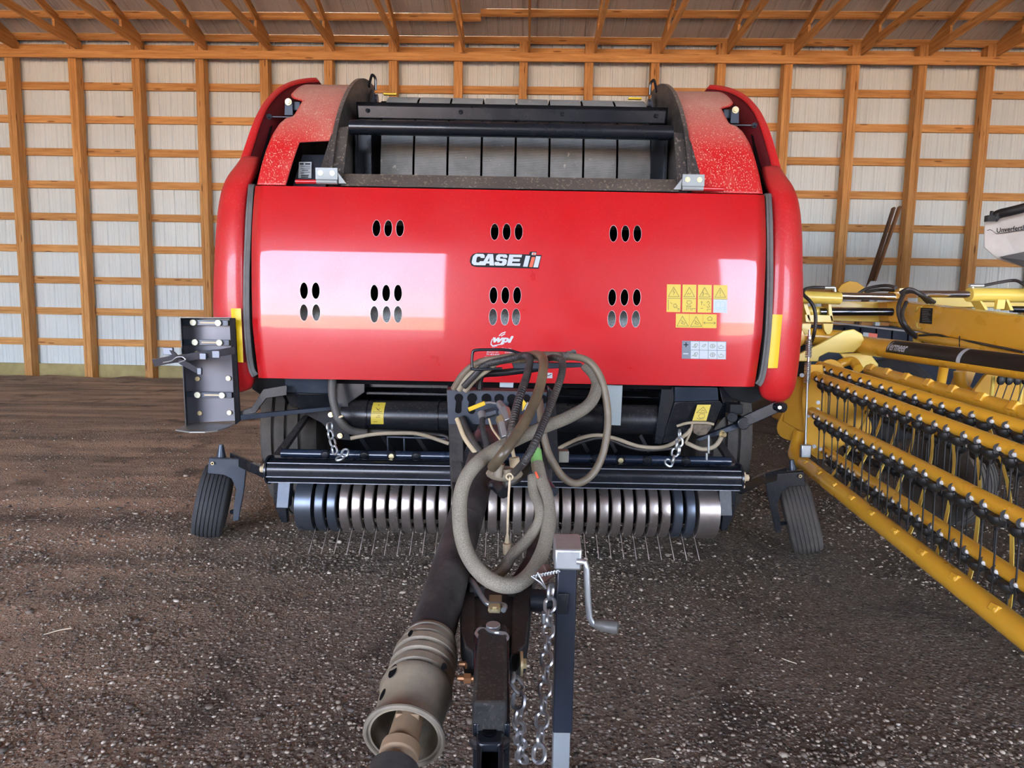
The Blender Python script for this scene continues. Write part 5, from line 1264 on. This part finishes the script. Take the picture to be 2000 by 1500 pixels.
# bundle of couplers and dangling cap
hb_ = MB().sphere(V(985, 925, 1.95), .055, 16, (1.1, .6, .45)).build('coupler_cluster', DUSTP, baler)
m = MB().cyl(V(976, 905, 1.86), V(972, 930, 1.86), .017, 16); m.cyl(V(992, 915, 1.85), V(994, 932, 1.85), .017, 16, .012); m.build('coupler', DUSTP, baler)
MB().cyl(V(1004, 893, 1.85), V(1006, 912, 1.85), .016, 16).build('dust_plug', CAP, baler, bevel=.003)
MB().tube(PX([(1000, 860, 1.88), (1001, 880, 1.86), (1004, 893, 1.85)]), .006, 8).build('plug_strap', CAP, baler)
cp = MB().cyl(V(991, 1061, 1.80), V(991.5, 1083, 1.80), .0145, 20).build('dust_cap', CAP, baler, bevel=.003, label='beige dust cap dangling on its strap')
m = MB().tube(PX([(996, 932, 1.83), (994, 960, 1.82), (992, 1000, 1.81), (991, 1045, 1.80), (991, 1062, 1.80)]), .0035, 8); m.tube([V(995+6.5*cos(t), 931+6*sin(t), 1.83) for t in [2*pi*k/16 for k in range(16)]], .003, 6, closed=True); m.tube(PX([(991, 1042, 1.80), (991, 1060, 1.80)]), [.004, .009], 10); m.build('cap_strap', CAP, cp)
m = MB().sphere(V(975, 948, 2.04), .035, 12, (1.2, .7, .6)); m.cyl(V(972, 950, 2.02), V(985, 962, 1.98), .022, 12); m.build('shaft_joint', BLKD, baler)
MB().cyl(V(1066, 945, 2.3), V(1080, 962, 2.25), .022, 12).build('frame_pin', STEELD, baler)
MB().box(V(1100, 890, 2.60), (.045, .05, .05)).build('pivot_tab', paint('bare_tab', (.16, .16, .13), .5, metal=.3, dust=.7, dustc=(.25, .24, .18)), baler, bevel=.003)
hose([(1046, 922, 1.93), (1051, 934, 1.92)], .004, RDEC, label='red zip tie', name='zip_tie')

# ================================================================== YELLOW BASKET RAKE
rake = thing('basket_rake', 'yellow rotary basket rake with rows of black rubber mounted tines, right of the baler', 'rake', (2.3, 4.2, 0))
def far_near(fx, fy, fd, nx_, ny_, nd, ext=.35):
    a = V(fx, fy, fd); b = V(nx_, ny_, nd); return a, b+(b-a)*ext
# reel bars: far end picture point/distance, near end picture point/distance
LEN_T = [.29]
bars = [(1600, 714, 4.28, 2000, 835, 2.75, .032), (1588, 732, 4.15, 2000, 886, 2.42, .032), (1586, 804, 4.05, 2000, 1013, 2.12, .031), (1612, 880, 4.15, 2000, 1138, 2.12, .030), (1640, 860, 4.5, 2000, 1010, 2.75, .030), (1650, 775, 4.6, 2000, 905, 2.95, .030)]
def tinepair(m1, m2, m3, c, T, R_, back=False):
    """rubber mount, its bolt and its wire; T along the bar, hangs down"""
    dn = Vector((.05, 0, -1)).normalized(); out = Vector((-.75, -.66, 0)); 
    p0 = c+out*(R_*.80)+dn*R_*.30
    m1.tube([p0-out*.004, p0+out*.012], .022, 14)
    q = p0+T*.062+dn*.030
    m1.tube(catmull([p0+T*.008+dn*.012, p0+T*.030+dn*.030, q+T*.015-dn*.004, q+T*.040-dn*.012], 4), [.012]*5+[.013]*4+[.015]*3+[.008], 8)
    m1.tube([q-dn*.014, q-dn*.010, q+dn*.004, q+dn*.018, q+dn*.027, q+dn*.032, q+dn*.050], [.024, .032, .034, .028, .018, .010, .006], 14)
    m3.mark(); m2.mark(); m3.sphere(p0+out*.018, .0105, 8, (1, 1, 1))
    m2.tube([q+dn*.03, q+dn*.16-T*.004, q+dn*LEN_T[0]-T*.012], .0036, 5)
for bi, (fx, fy, fd, nx_, ny_, nd, r) in enumerate(bars):
    a, b = far_near(fx, fy, fd, nx_, ny_, nd, .30)
    ob = MB().cyl(a, b, r, 20).build('tine_bar', YEL, rake)
    T = (b-a).normalized(); L_ = (b-a).length; n = max(4, int(round(L_/.205))); LEN_T[0] = .20 if bi == 3 else .29
    for k in range(n):
        c = a+T*(.09+(L_-.15)*k/n)
        m1, m2, m3 = MB(), MB(), MB()
        for q in (0, .080): tinepair(m1, m2, m3, c+T*q, T, r)
        mo = m1.build('tine_mount', PLAST, rake); m2.build('tine', PLAST, mo); m3.build('bolt', BOLTW, mo)
# top tube with clamps (stripper bar tube)
a, b = far_near(1697, 722, 4.45, 2000, 806, 3.0, .3); T = (b-a).normalized(); Ls = (b-a).length
top_t = MB().cyl(a, b, .040, 24).build('stripper_tube', YEL, rake)
a2, b2 = far_near(1570, 905, 4.0, 2000, 1240, 2.02, .3)
low_t = MB().cyl(a2, b2, .046, 28).build('lower_frame_tube', YEL, rake, label='lowest thick yellow frame tube nearest the camera')
T2 = (b2-a2).normalized(); L2_ = (b2-a2).length
tops = [1706, 1737, 1774, 1817, 1864, 1921, 1984]
for i, px in enumerate(tops):
    lo, hi = 0., 1.
    for _ in range(30):
        mid = (lo+hi)/2; p_ = a.lerp(b, mid); q = M.inverted() @ p_; X_ = 1000-q.x/q.z*F_PX
        if X_ < px: lo = mid
        else: hi = mid
    c = a.lerp(b, lo); cl = MB().box(c+Vector((-.02, -.02, .02)), (.05, .045, .05), Matrix.Rotation(.5, 3, 'Y')); cl.tube([c, c+Vector((-.03, -.025, .04))], .012, 6)
    co = cl.build('clamp', YEL, rake, bevel=.004)
lows = [(1577, 912), (1604, 930), (1634, 953), (1668, 979), (1707, 1010), (1753, 1044), (1806, 1084), (1869, 1135), (1946, 1195)]
for i, (px, py) in enumerate(lows):
    lo, hi = 0., 1.
    for _ in range(30):
        mid = (lo+hi)/2; p_ = a2.lerp(b2, mid); q = M.inverted() @ p_; X_ = 1000-q.x/q.z*F_PX
        if X_ < px: lo = mid
        else: hi = mid
    c = a2.lerp(b2, lo); cl = MB().box(c+Vector((-.022, -.025, .028)), (.035, .04, .03), Matrix.Rotation(.5, 3, 'Y')); cl.tube([c, c+Vector((-.04, -.04, .035))], .010, 6)
    cl.build('clamp', YEL, rake, bevel=.004)
    # stripper strap sweeping from the lower tube round behind the reel to the upper tube
    if i >= 1:
        t_ = lo; e_ = a.lerp(b, max(0, min(1, t_*1.05-.12)))
        e_ = a+(b-a)*max(-.05, (t_-.08)); s0 = c+Vector((.01, .02, -.02))
        P = catmull([s0, s0+Vector((.12, .08, .02)), s0.lerp(e_, .5)+Vector((.12, .04, -.02)), e_+Vector((.02, 0, -.12)), e_], 6)
        rows = []
        for j, p_ in enumerate(P):
            tt = (P[min(j+1, len(P)-1)]-P[max(j-1, 0)]).normalized(); N = tt.cross(T2).normalized()
            rows.append([p_+T2*.012+N*.003, p_-T2*.012+N*.003, p_-T2*.012-N*.003, p_+T2*.012-N*.003])
        MB().grid(rows, True).build('stripper_strap', YELP, rake)
# reel end discs
def disc(c, axis, R_, name, th=.012, arms=6):
    ax = axis.normalized(); u = Vector((0, 0, 1))-ax*ax.z; u.normalize(); v = ax.cross(u); ring = []
    for k in range(72):
        t = 2*pi*k/72; rr = R_*(.80+.20*(.5+.5*cos(arms*t))); ring.append(c+(u*cos(t)+v*sin(t))*rr)
    return MB().prism(ring, ax*th).build(name, YELM, rake, bevel=.002)
ce = (V(1595, 806, 4.15)+Vector((.16, .05, 0)))
disc(V(1612, 800, 4.3), T2, .36, 'reel_disc')
m = MB().prism(PX([(1571, 712, 4.12), (1606, 712, 4.12), (1612, 760, 4.15), (1608, 870, 4.12), (1600, 890, 4.1), (1582, 880, 4.08), (1572, 860, 4.1), (1566, 780, 4.12)]), (.02, .03, 0)); m.build('end_plate', YELM, rake, bevel=.004)
m = MB()
for x_, y_ in ((1598, 786), (1597, 800), (1578, 812), (1590, 872), (1602, 877), (1566, 733)): boltmb(m, V(x_, y_, 4.07), (-.2, -1, 0), .009, .01)
m.build('bolt', GALV, rake)
# support under the boom and bracket at the left
m = MB().prism(PX([(1535, 790, 4.3), (1568, 787, 4.3), (1572, 812, 4.3), (1572, 850, 4.3), (1556, 838, 4.3), (1530, 823, 4.3)]), (0, .2, 0)); m.build('side_bracket', YELM, rake, bevel=.004)
MB().tube(catmull(PX([(1562, 845, 4.25), (1555, 870, 4.22), (1552, 888, 4.15), (1562, 902, 4.05), (1574, 910, 4.0)]), 8), .042, 20).build('bent_tube', YEL, rake)
# boom with maker's name
ba, bb2 = V(1660, 671, 5.0), V(2000, 717, 3.45); bbx = bb2+(bb2-ba)*.3; BT = (bbx-ba).normalized()
boom = MB().cyl(ba, bbx, .072, 40).build('boom_tube', YEL, rake, label='long yellow boom tube with a black name band')
# dark band: part of the circumference
cdir = (Vector((0, 0, HC))-ba.lerp(bbx, .5)); cdir = (cdir-BT*cdir.dot(BT)).normalized(); sd = BT.cross(cdir)
if sd.z < 0: sd = -sd
def onboom(t, a_, lift=.001): return ba.lerp(bb2, t)+(cdir*cos(a_)+sd*sin(a_))*(.072+lift)
def tpx(px):
    lo, hi = -.1, 1.4
    for _ in range(40):
        mid = (lo+hi)/2; q = M.inverted() @ ba.lerp(bb2, mid)
        if 1000-q.x/q.z*F_PX < px: lo = mid
        else: hi = mid
    return lo
t0, t1, t2_ = tpx(1748), tpx(1888), 1.35
def bandmesh(ta, tb_, a0, a1, mat, name, lift, n=20, parent=boom, sl=0):
    rows = [[onboom(ta+(tb_-ta)*i/n+sl*(j/8), a0+(a1-a0)*j/8, lift) for j in range(9)] for i in range(n+1)]
    return MB().grid(rows).build(name, mat, parent)
bandmesh(t0, t2_, radians(-22), radians(68), paint('band_black', (.014, .014, .013), .35, var=.1), 'name_band', .001, label=None) if False else bandmesh(t0, t2_, radians(-22), radians(66), paint('band_black', (.014, .014, .013), .35, var=.1), 'name_band', .001, sl=.012)
ta_, tb_ = tpx(1750), tpx(1789)
v_2, f_2 = text2d('Vermeer', 1, .02, .28, slices=14); v_2 = fit2d(v_2, 0, 1, 0, 1)
MB().add([onboom(ta_+(tb_-ta_)*x, radians(-8)+radians(52)*y, .0022) for x, y in v_2], f_2).build('name_letters', WDEC, boom, smooth=False, label='white slanted maker name lettering')
bandmesh(t1, t1+.020, radians(-22), radians(66), WDEC, 'white_crescent', .002, sl=.012)
# pale arm casting that carries the boom
fa = [(1555, 694), (1600, 672), (1648, 646), (1668, 643), (1684, 652), (1690, 668), (1668, 688), (1640, 690), (1618, 688), (1600, 697), (1598, 706), (1557, 706)]
MB().prism(PX([(x, y, 4.75) for x, y in fa]), (.02, .06, 0)).build('boom_arm', YELP, rake, bevel=.006, label='pale yellow cranked arm')
fa = [(1640, 690), (1680, 690), (1700, 692), (1716, 712), (1712, 724), (1690, 726), (1672, 712), (1650, 702)]
MB().prism(PX([(x, y, 4.8) for x, y in fa]), (.02, .05, 0)).build('boom_arm', YELP, rake, bevel=.006)
tb('bent_tube', PX([(1632, 718, 4.7), (1645, 709, 4.7), (1665, 706, 4.7), (1676, 720, 4.6)]), .035, YEL, rake, seg=14)
# spring loaded height rod
rd = tb('height_rod', PX([(1581, 644, 4.0), (1578, 720, 4.0), (1573, 872, 3.98)]), .007, GALV, rake)
def coil(a, b, r, w_, turns):
    a = Vector(a); b = Vector(b); ax = (b-a).normalized(); u = ax.cross(Vector((0, 1, 0))).normalized(); v = ax.cross(u)
    n = turns*10; return MB().tube([a.lerp(b, i/n)+(u*cos(2*pi*turns*i/n)+v*sin(2*pi*turns*i/n))*r for i in range(n+1)], w_, 5)
coil(V(1580, 664, 4.0), V(1579, 698, 4.0), .017, .004, 9).build('coil_spring', GALV, rd)
coil(V(1578, 707, 4.0), V(1576, 748, 4.0), .017, .004, 11).build('coil_spring', GALV, rd)
m = MB().cyl(V(1581, 656, 4.0), V(1580, 664, 4.0), .016, 6); m.box(V(1573, 881, 3.95), (.065, .03, .085)); m.build('rod_clevis', GALV, rd, bevel=.006)
# carrying frame: cylinders, guides and the long beams
tb('lift_cylinder', PX([(1545, 579, 5.2), (1640, 583, 5.2)]), .050, YELP, rake, seg=28)
tb('chrome_rod', PX([(1640, 578, 5.2), (1746, 580, 5.2)]), .030, CHROME, rake, seg=24)
tb('lift_cylinder', PX([(1892, 576, 5.0), (2090, 578, 5.0)]), .056, YELP, rake, seg=28)
tb('chrome_rod', PX([(1792, 574, 5.1), (1892, 575, 5.0)]), .028, CHROME, rake, seg=24)
MB().prism(PX([(1618, 588, 5.6), (1748, 590, 5.6), (1748, 602, 5.6), (1618, 600, 5.6)]), (0, .12, 0)).build('guide_channel', YELP, rake, bevel=.003)
MB().prism(PX([(1618, 612, 5.6), (1760, 614, 5.6), (1760, 630, 5.6), (1618, 626, 5.6)]), (0, .16, 0)).build('guide_channel', YELP, rake, bevel=.003)
tb('guide_rod', PX([(1600, 609, 5.35), (1742, 609, 5.35)]), .032, DCHR, rake, seg=24)
MB().prism(PX([(1535, 585, 5.4), (1566, 586, 5.4), (1575, 628, 5.4), (1545, 630, 5.4)]), (0, .2, 0)).build('guide_housing', YEL, rake, bevel=.004)
m = MB().prism(PX([(1568, 590, 5.3), (1576, 590, 5.3), (1588, 628, 5.3), (1580, 630, 5.3)]), (0, .1, 0)); m.prism(PX([(1617, 586, 5.3), (1623, 586, 5.3), (1628, 628, 5.3), (1620, 628, 5.3)]), (0, .12, 0)); m.prism(PX([(1572, 614, 5.3), (1626, 616, 5.3), (1628, 630, 5.3), (1574, 629, 5.3)]), (0, .2, 0)); m.build('guide_housing', YELP, rake, bevel=.003)
tb('guide_sleeve', PX([(1576, 608, 5.38), (1620, 609, 5.38)]), .042, YELP, rake, seg=24)
for x_ in (1576, 1619): MB().prism(PX([(x_-11, 632, 5.2), (x_+9, 632, 5.2), (x_+7, 645, 5.2), (x_+2, 653, 5.2), (x_-4, 653, 5.2), (x_-9, 645, 5.2)]), (0, .03, 0)).build('hanger_ear', YELP, rake, bevel=.003)
tb('cross_shaft', PX([(1560, 655, 5.3), (1640, 662, 5.3)]), .075, YEL, rake, seg=28)
m = MB(); ring = [V(1564+8*cos(t), 660+16*sin(t), 5.0) for t in [2*pi*k/24 for k in range(24)]]; m.prism(ring, (0, .02, 0)); m.build('shaft_flange', YEL, rake, bevel=.003)
# the big box beam
ca, cb = V(1755, 612, 5.55), V(2000, 650, 4.2); cbx = cb+(cb-ca)*.5
bm_ = MB().bar(ca, cbx, .16, .225).build('box_beam', YEL, rake, bevel=.012, bseg=3, label='long square yellow box beam')
da, db = V(1730, 606, 5.7), V(1810, 616, 5.3)
MB().prism(PX([(1733, 590, 5.45), (1768, 588, 5.45), (1790, 594, 5.3), (1790, 636, 5.3), (1768, 632, 5.4), (1735, 628, 5.45)]), (0, .14, 0)).build('beam_end', YEL, rake, bevel=.006)
T3 = (cbx-ca).normalized(); nrm = Vector((T3.y, -T3.x, 0)).normalized()
if nrm.y > 0: nrm = -nrm
def onbeam(px, py, lift=.002):
    pc = ca+nrm*(.08+lift); r = V(px, py, 1)-Vector((0, 0, HC)); t = (pc-Vector((0, 0, HC))).dot(nrm)/r.dot(nrm); return Vector((0, 0, HC))+r*t
pl_ = MB().prism([onbeam(1799, 601, .001), onbeam(1822, 602, .001), onbeam(1820, 633, .001), onbeam(1796, 631, .001)], nrm*.003).build('spec_plate', KDEC, bm_, smooth=False, label='small black data plate')
m = MB()
for k in range(8): m.prism([onbeam(1801, 604+k*3.3, .0045), onbeam(1818-(k*5) % 7, 604.8+k*3.3, .0045), onbeam(1818-(k*5) % 7, 605.8+k*3.3, .0045), onbeam(1801, 605+k*3.3, .0045)], nrm*.0002)
m.build('printed_lines', paint('plate_print', (.2, .2, .2), .5), pl_, smooth=False)
tb('plate_staple', [onbeam(1800, 599, .01), onbeam(1793, 600, .02), onbeam(1791, 606, .02), onbeam(1789, 608, .005)], .006, YELP, rake)
tb('plate_staple', [onbeam(1800, 641, .01), onbeam(1792, 640, .02), onbeam(1791, 632, .02), onbeam(1793, 629, .005)], .006, YELP, rake)
MB().prism(PX([(1757, 563, 5.2), (1776, 563, 5.2), (1776, 567, 5.2), (1761, 567, 5.2), (1759, 582, 5.2), (1749, 584, 5.2), (1746, 570, 5.2), (1756, 570, 5.2)]), (0, .06, 0)).build('hose_bracket', YEL, rake, bevel=.002)
# far side frame behind
MB().prism(PX([(1636, 566, 6.2), (1645, 555, 6.2), (1660, 549, 6.2), (1675, 551, 6.2), (1690, 562, 6.2), (1694, 574, 6.2), (1640, 574, 6.2)]), (0, .05, 0)).build('far_cover', YELM, rake, bevel=.004)
MB().bar(V(1800, 585, 6.0), V(2080, 588, 6.0), .12, .14).build('far_beam', YELP, rake, bevel=.006)
MB().prism(PX([(1914, 588, 4.9), (1918, 588, 4.9), (1930, 604, 4.9), (1925, 606, 4.9)]), (0, .1, 0)).build('gusset', YELP, rake)
MB().prism(PX([(1949, 585, 4.85), (1965, 585, 4.85), (1962, 604, 4.85), (1946, 604, 4.85)]), (0, .03, 0)).build('gusset', YELP, rake, bevel=.003)
MB().prism(PX([(1965, 585, 4.9), (1970, 585, 4.9), (1980, 606, 4.9), (1974, 606, 4.9)]), (0, .1, 0)).build('gusset', YELP, rake)
tb('guide_rod', PX([(1975, 604, 5.0), (2080, 606, 5.0)]), .026, DCHR, rake, seg=20)
# second cylinder running under the beam
tb('lift_cylinder', PX([(1795, 658, 5.1), (2000, 694, 4.0), (2100, 712, 3.6)]), .036, YEL, rake, seg=24)
tb('cylinder_hose', PX([(1795, 655, 5.02), (1830, 654, 4.85), (1860, 662, 4.7), (1900, 668, 4.45), (1940, 676, 4.2), (2000, 688, 3.9)]), .009, HOSE, rake)
MB().cyl(V(1790, 660, 5.1), V(1796, 661, 5.1), .045, 20).build('cylinder_head', YELP, rake)
MB().box(V(1812, 644, 5.2), (.12, .05, .05)).build('cylinder_valve', GALV, rake, bevel=.004)
tb('cable_tie', [V(1874, 657, 4.6), V(1874, 677, 4.55)], .004, HOSE, rake)
# hoses over the top
for k in range(3):
    tb('hydraulic_hose', PX([(1758+k*3, 572, 5.1), (1775+k*4, 565+k*2, 5.05), (1795+k*5, 573+k*3, 5.05), (1812+k*6, 590, 5.15)]), .017, HOSE, rake, label=None)
tb('hydraulic_hose', PX([(1764, 574, 5.05), (1755, 600, 4.95), (1759, 625, 4.9), (1772, 645, 4.9), (1788, 658, 5.0)]), .017, HOSE, rake)
tb('hydraulic_hose', PX([(1770, 590, 4.98), (1762, 612, 4.9), (1768, 634, 4.85), (1788, 655, 4.9)]), .015, HOSE, rake)
tb('hydraulic_hose', PX([(1670, 578, 5.5), (1690, 565, 5.5), (1715, 559, 5.5), (1735, 558, 5.4), (1750, 562, 5.2)]), .014, HOSE, rake)
tb('hydraulic_hose', PX([(1690, 570, 5.6), (1720, 566, 5.6), (1750, 567, 5.4)]), .014, HOSE, rake)
hh = tb('hydraulic_hose', PX([(1610, 562, 5.15), (1585, 562, 5.15), (1571, 566, 5.1), (1569, 575, 5.05), (1582, 588, 5.0), (1591, 605, 4.98), (1593, 630, 4.98), (1589, 655, 5.0), (1584, 668, 5.1)]), .014, HOSE, rake)
tb('hose_coupling', PX([(1610, 562, 5.15), (1630, 562, 5.15)]), .016, GALV, rake); tb('hose_coupling', PX([(1630, 562, 5.15), (1631, 570, 5.15)]), .012, GALV, rake)
tb('hydraulic_hose', PX([(1920, 558, 5.0), (1950, 552, 5.0), (1975, 548, 5.0), (1990, 550, 4.95), (2010, 565, 4.9), (2030, 590, 4.9)]), .012, HOSE, rake)
tb('hose_coupling', PX([(1893, 558, 5.0), (1920, 558, 5.0)]), .015, GALV, rake); tb('hose_coupling', PX([(1899, 558, 5.0), (1900, 566, 5.0)]), .012, GALV, rake)
# second basket further right and back
tb('bent_tube', PX([(1875, 725, 5.0), (1876, 745, 5.0), (1884, 760, 5.0), (1900, 775, 4.9)]), .045, YEL, rake, seg=20)
MB().prism(PX([(1900, 778, 4.7), (1905, 760, 4.7), (1925, 733, 4.7), (1950, 722, 4.7), (2040, 730, 4.7), (2060, 800, 4.7), (1960, 800, 4.7)]), (0, .03, 0)).build('reel_disc', YELM, rake, bevel=.004)
for px in (1940, 1997): tb('stripper_strap', PX([(px, 735, 4.5), (px-2, 760, 4.48), (px-6, 790, 4.45)]), .012, YELP, rake)
for px in (1955, 1971, 1987, 2003):
    c = V(px, 742, 4.4); m = MB().sphere(c, .03, 10, (1, .7, 1.3)); mo = m.build('tine_mount', PLAST, rake)
    MB().tube([c, c+Vector((-.05, 0, -.20))], .004, 5).build('tine', PLAST, mo); MB().sphere(c+Vector((0, -.03, .035)), .010, 8).build('bolt', GALV, mo)
tb('drive_hose', PX([(1880, 800, 4.3), (1900, 790, 4.3), (1925, 800, 4.2)]), .01, HOSE, rake)
# carrying wheel of the rake, far side of the reel
wc = V(1852, 905, 4.0); wc.z = .30
wt = tyre_mb(wc, (1, .25, 0), .30, .18, 5, .012, .04).build('rake_tyre', RUBD, rake, ang=25)
MB().lathe([(-.06, .17), (-.03, .15), (.04, .14), (.06, .04), (.09, .03)], wc, Vector((-1, -.25, 0)), 28).build('rake_hub', YEL, wt)
tb('wheel_leg', [wc, wc+Vector((0, .15, .35)), wc+Vector((.2, .4, .8))], .03, YEL, rake)
MB().bar(V(1900, 690, 5.2), Vector((3.6, 5.2, .10)), .10, .10).build('frame_leg', YEL, rake, bevel=.006)
MB().box((3.6, 5.2, .03), (.3, .3, .06)).build('frame_foot', YEL, rake, bevel=.004)

# ================================================================== dark trailer behind the rake
trl = thing('trailer', 'dark blue and black trailer with pale wheel parked behind the yellow rake', 'trailer', (5.2, 8.0, 0))
a = V(1590, 634, 7.6); b = V(1930, 700, 7.6)
MB().box(((a.x+b.x)/2+.2, 8.4, (a.z+.52)/2+.0), (b.x-a.x+.4, 1.4, a.z-.52)).build('trailer_body', NAVY, trl, bevel=.01)
m = MB()
for k in range(12): m.box((a.x+.05+k*.2, 7.685, a.z-.16), (.05, .02, .26))
m.build('side_rib', NAVY, trl)
MB().bar(V(1625, 630, 7.5), V(1800, 650, 7.1), .03, .02).build('tarp_rail', paint('pale_rail', (.3, .3, .3), .4), trl)
MB().box((V(1735, 690, 7.6).x+.1, 8.3, .45), (2.2, 1.1, .16)).build('chassis', DARK, trl)
q = [V(1686, 649, 7.55), V(1697, 650, 7.55), V(1696, 658, 7.55), V(1685, 657, 7.55)]; MB().prism(q, (0, .004, 0)).build('reflector_tape', WDEC, trl, smooth=False, label='white reflector tape')
q = [V(1697, 650, 7.55), V(1714, 652, 7.55), V(1713, 660, 7.55), V(1696, 658, 7.55)]; MB().prism(q, (0, .004, 0)).build('reflector_tape', RDEC, trl, smooth=False, label='red reflector tape')
for i_, (px, dd) in enumerate(((1745, 7.0),)):
    wc = V(px, 700, dd); wc.z = .47
    ax = Vector((-.72, -.69, 0))
    wt = tyre_mb(wc, ax, .47, .30, 5, .012, .05).build('trailer_tyre', RUB, trl, ang=25)
    MB().lathe([(.06, .29), (.12, .28), (.11, .24), (.08, .20), (.09, .08), (.13, .07), (.13, .01)], wc+ax*.0, ax, 36).build('wheel_rim', WHT, wt, label='pale wheel rim')
    m = MB(); u_ = Vector((0, 0, 1)); v_ = ax.cross(u_)
    for k in range(8): 
        m.mark(); t = 2*pi*k/8; p_ = wc+ax*.088+(u_*cos(t)+v_*sin(t))*.155; m.cyl(p_-ax*.02, p_+ax*.006, .022, 12)
    m.build('rim_hole', DARK, wt)
# ================================================================== grain cart hopper
cart = thing('grain_cart', 'pale grey grain cart hopper with rolled black tarp at the far right', 'grain cart', (6.9, 7.4, 0))
CDp = 7.6
face = [(1922, 434), (1940, 424), (2000, 405), (2250, 335), (2400, 360), (2380, 560), (2150, 560), (2000, 522), (1947, 506), (1921, 483)]
P = PX([(x, y, CDp-(x-1921)*.0030) for x, y in face]); hp2 = MB().prism(P, (1.7, 1.6, .12)).build('hopper', HOPG, cart, bevel=.01, smooth=False)
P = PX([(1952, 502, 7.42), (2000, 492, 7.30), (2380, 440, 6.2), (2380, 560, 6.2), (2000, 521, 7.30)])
MB().prism(P, (-.01, -.012, 0)).build('hopper_shadow_panel', HOPD, cart, smooth=False, label='shadow on the lower hopper, put in as a dark grey panel')  # thin dark sheet paints the shadow onto the lower hopper side
tb('rolled_tarp', PX([(1940, 427, 7.4), (1952, 418, 7.38), (2000, 406, 7.2), (2250, 340, 6.5)]), .055, paint('tarp_black', (.016, .016, .018), .6), cart)
m = MB().box(V(1934, 427, 7.38), (.10, .06, .07)); m.bar(V(1935, 428, 7.38), V(1937, 412, 7.38), .02, .03); m.build('tarp_arm', BLK, cart, bevel=.003)
def cartface(px, py, lift):
    A = V(1922, 434, CDp-.003); B = V(2250, 335, CDp-(2250-1921)*.0030); C = V(1921, 483, CDp)
    n = (B-A).cross(C-A).normalized(); n = n if n.y < 0 else -n; r = V(px, py, 1)-Vector((0, 0, HC)); t = (A-Vector((0, 0, HC))).dot(n)/r.dot(n)
    return Vector((0, 0, HC))+r*t+n*lift
v_3, f_3 = text2d('Unverferth.', 1, .015, .05); v_3 = fit2d(v_3, 0, 1, 0, 1)
lx0, ly0, lx1, ly1 = 1947, 446, 2006, 455
MB().add([cartface(lx0+(lx1-lx0)*x-(0)*y, 455-7*x-(9.5)*y, .012) for x, y in v_3], f_3).build('name_letters', KDEC, hp2, smooth=False, label='black maker name on the hopper')
m = MB()
for L in ([(1928, 450), (1934, 448.5), (1938, 450), (1946, 456.5), (1960, 455), (2010, 448)],):
    for p_, q_ in zip(L[:-1], L[1:]): m.add([cartface(p_[0], p_[1]-.5, .011), cartface(q_[0], q_[1]-.5, .011), cartface(q_[0], q_[1]+.7, .011), cartface(p_[0], p_[1]+.7, .011)], [(0, 1, 2, 3)])
m.build('pin_stripe', KDEC, hp2, smooth=False)
m = MB()
for xx in (8.0, 9.4): m.mark(); m.box((xx, 7.9, .62), (.14, .5, 1.25))
m.build('cart_frame', HOPD, cart)
for xx in (7.6, 9.8):
    wt = tyre_mb(Vector((xx, 8.0, .68)), (1, 0, 0), .68, .5, 4, .03, .06).build('cart_tyre', RUB, cart, ang=25)
# pale sheet metal off-cut behind the rake
o = MB().prism(PX([(1694, 560, 10.9), (1702, 549, 10.9), (1730, 549, 10.9), (1744, 556, 10.9), (1730, 580, 10.9), (1700, 590, 10.9)]), (0, .03, 0))
stn = V(1715, 590, 11.0)
o.bar((stn.x, 11.0, stn.z+.2), (stn.x, 11.0, .0), .08, .08)
so = o.build('pale_guard_panel', paint('pale_blue_sheet', (.55, .63, .66), .5), None, off=(stn.x, 11.0, 0)); so['label'] = 'small pale blue panel on a post against the back wall, behind the rake'; so['category'] = 'panel'
# leaning boards
for k, (dx, c_) in enumerate(((0, 'z'), (-13, 'z'))):
    a = V(1757+dx*.9, 404+k*2, 11.72); b = V(1703+dx*.6, 560, 11.35); b2_ = b+(b-a)*((b.z-.02)/(a.z-b.z))
    ctr = b2_
    o = MB().bar(a, b2_, .04, .075, up=(0, 1, 0)).build('leaning_board', paint('old_board_%d' % k, ((.20, .095, .04), (.085, .042, .022))[k], .75, var=.3), None, bevel=.003, off=ctr)
    o['category'] = 'board'; o['label'] = ('brown board leaning against a wall post, the right one of the leaning pair', 'darker thin board leaning beside the brown one against the wall post')[k]
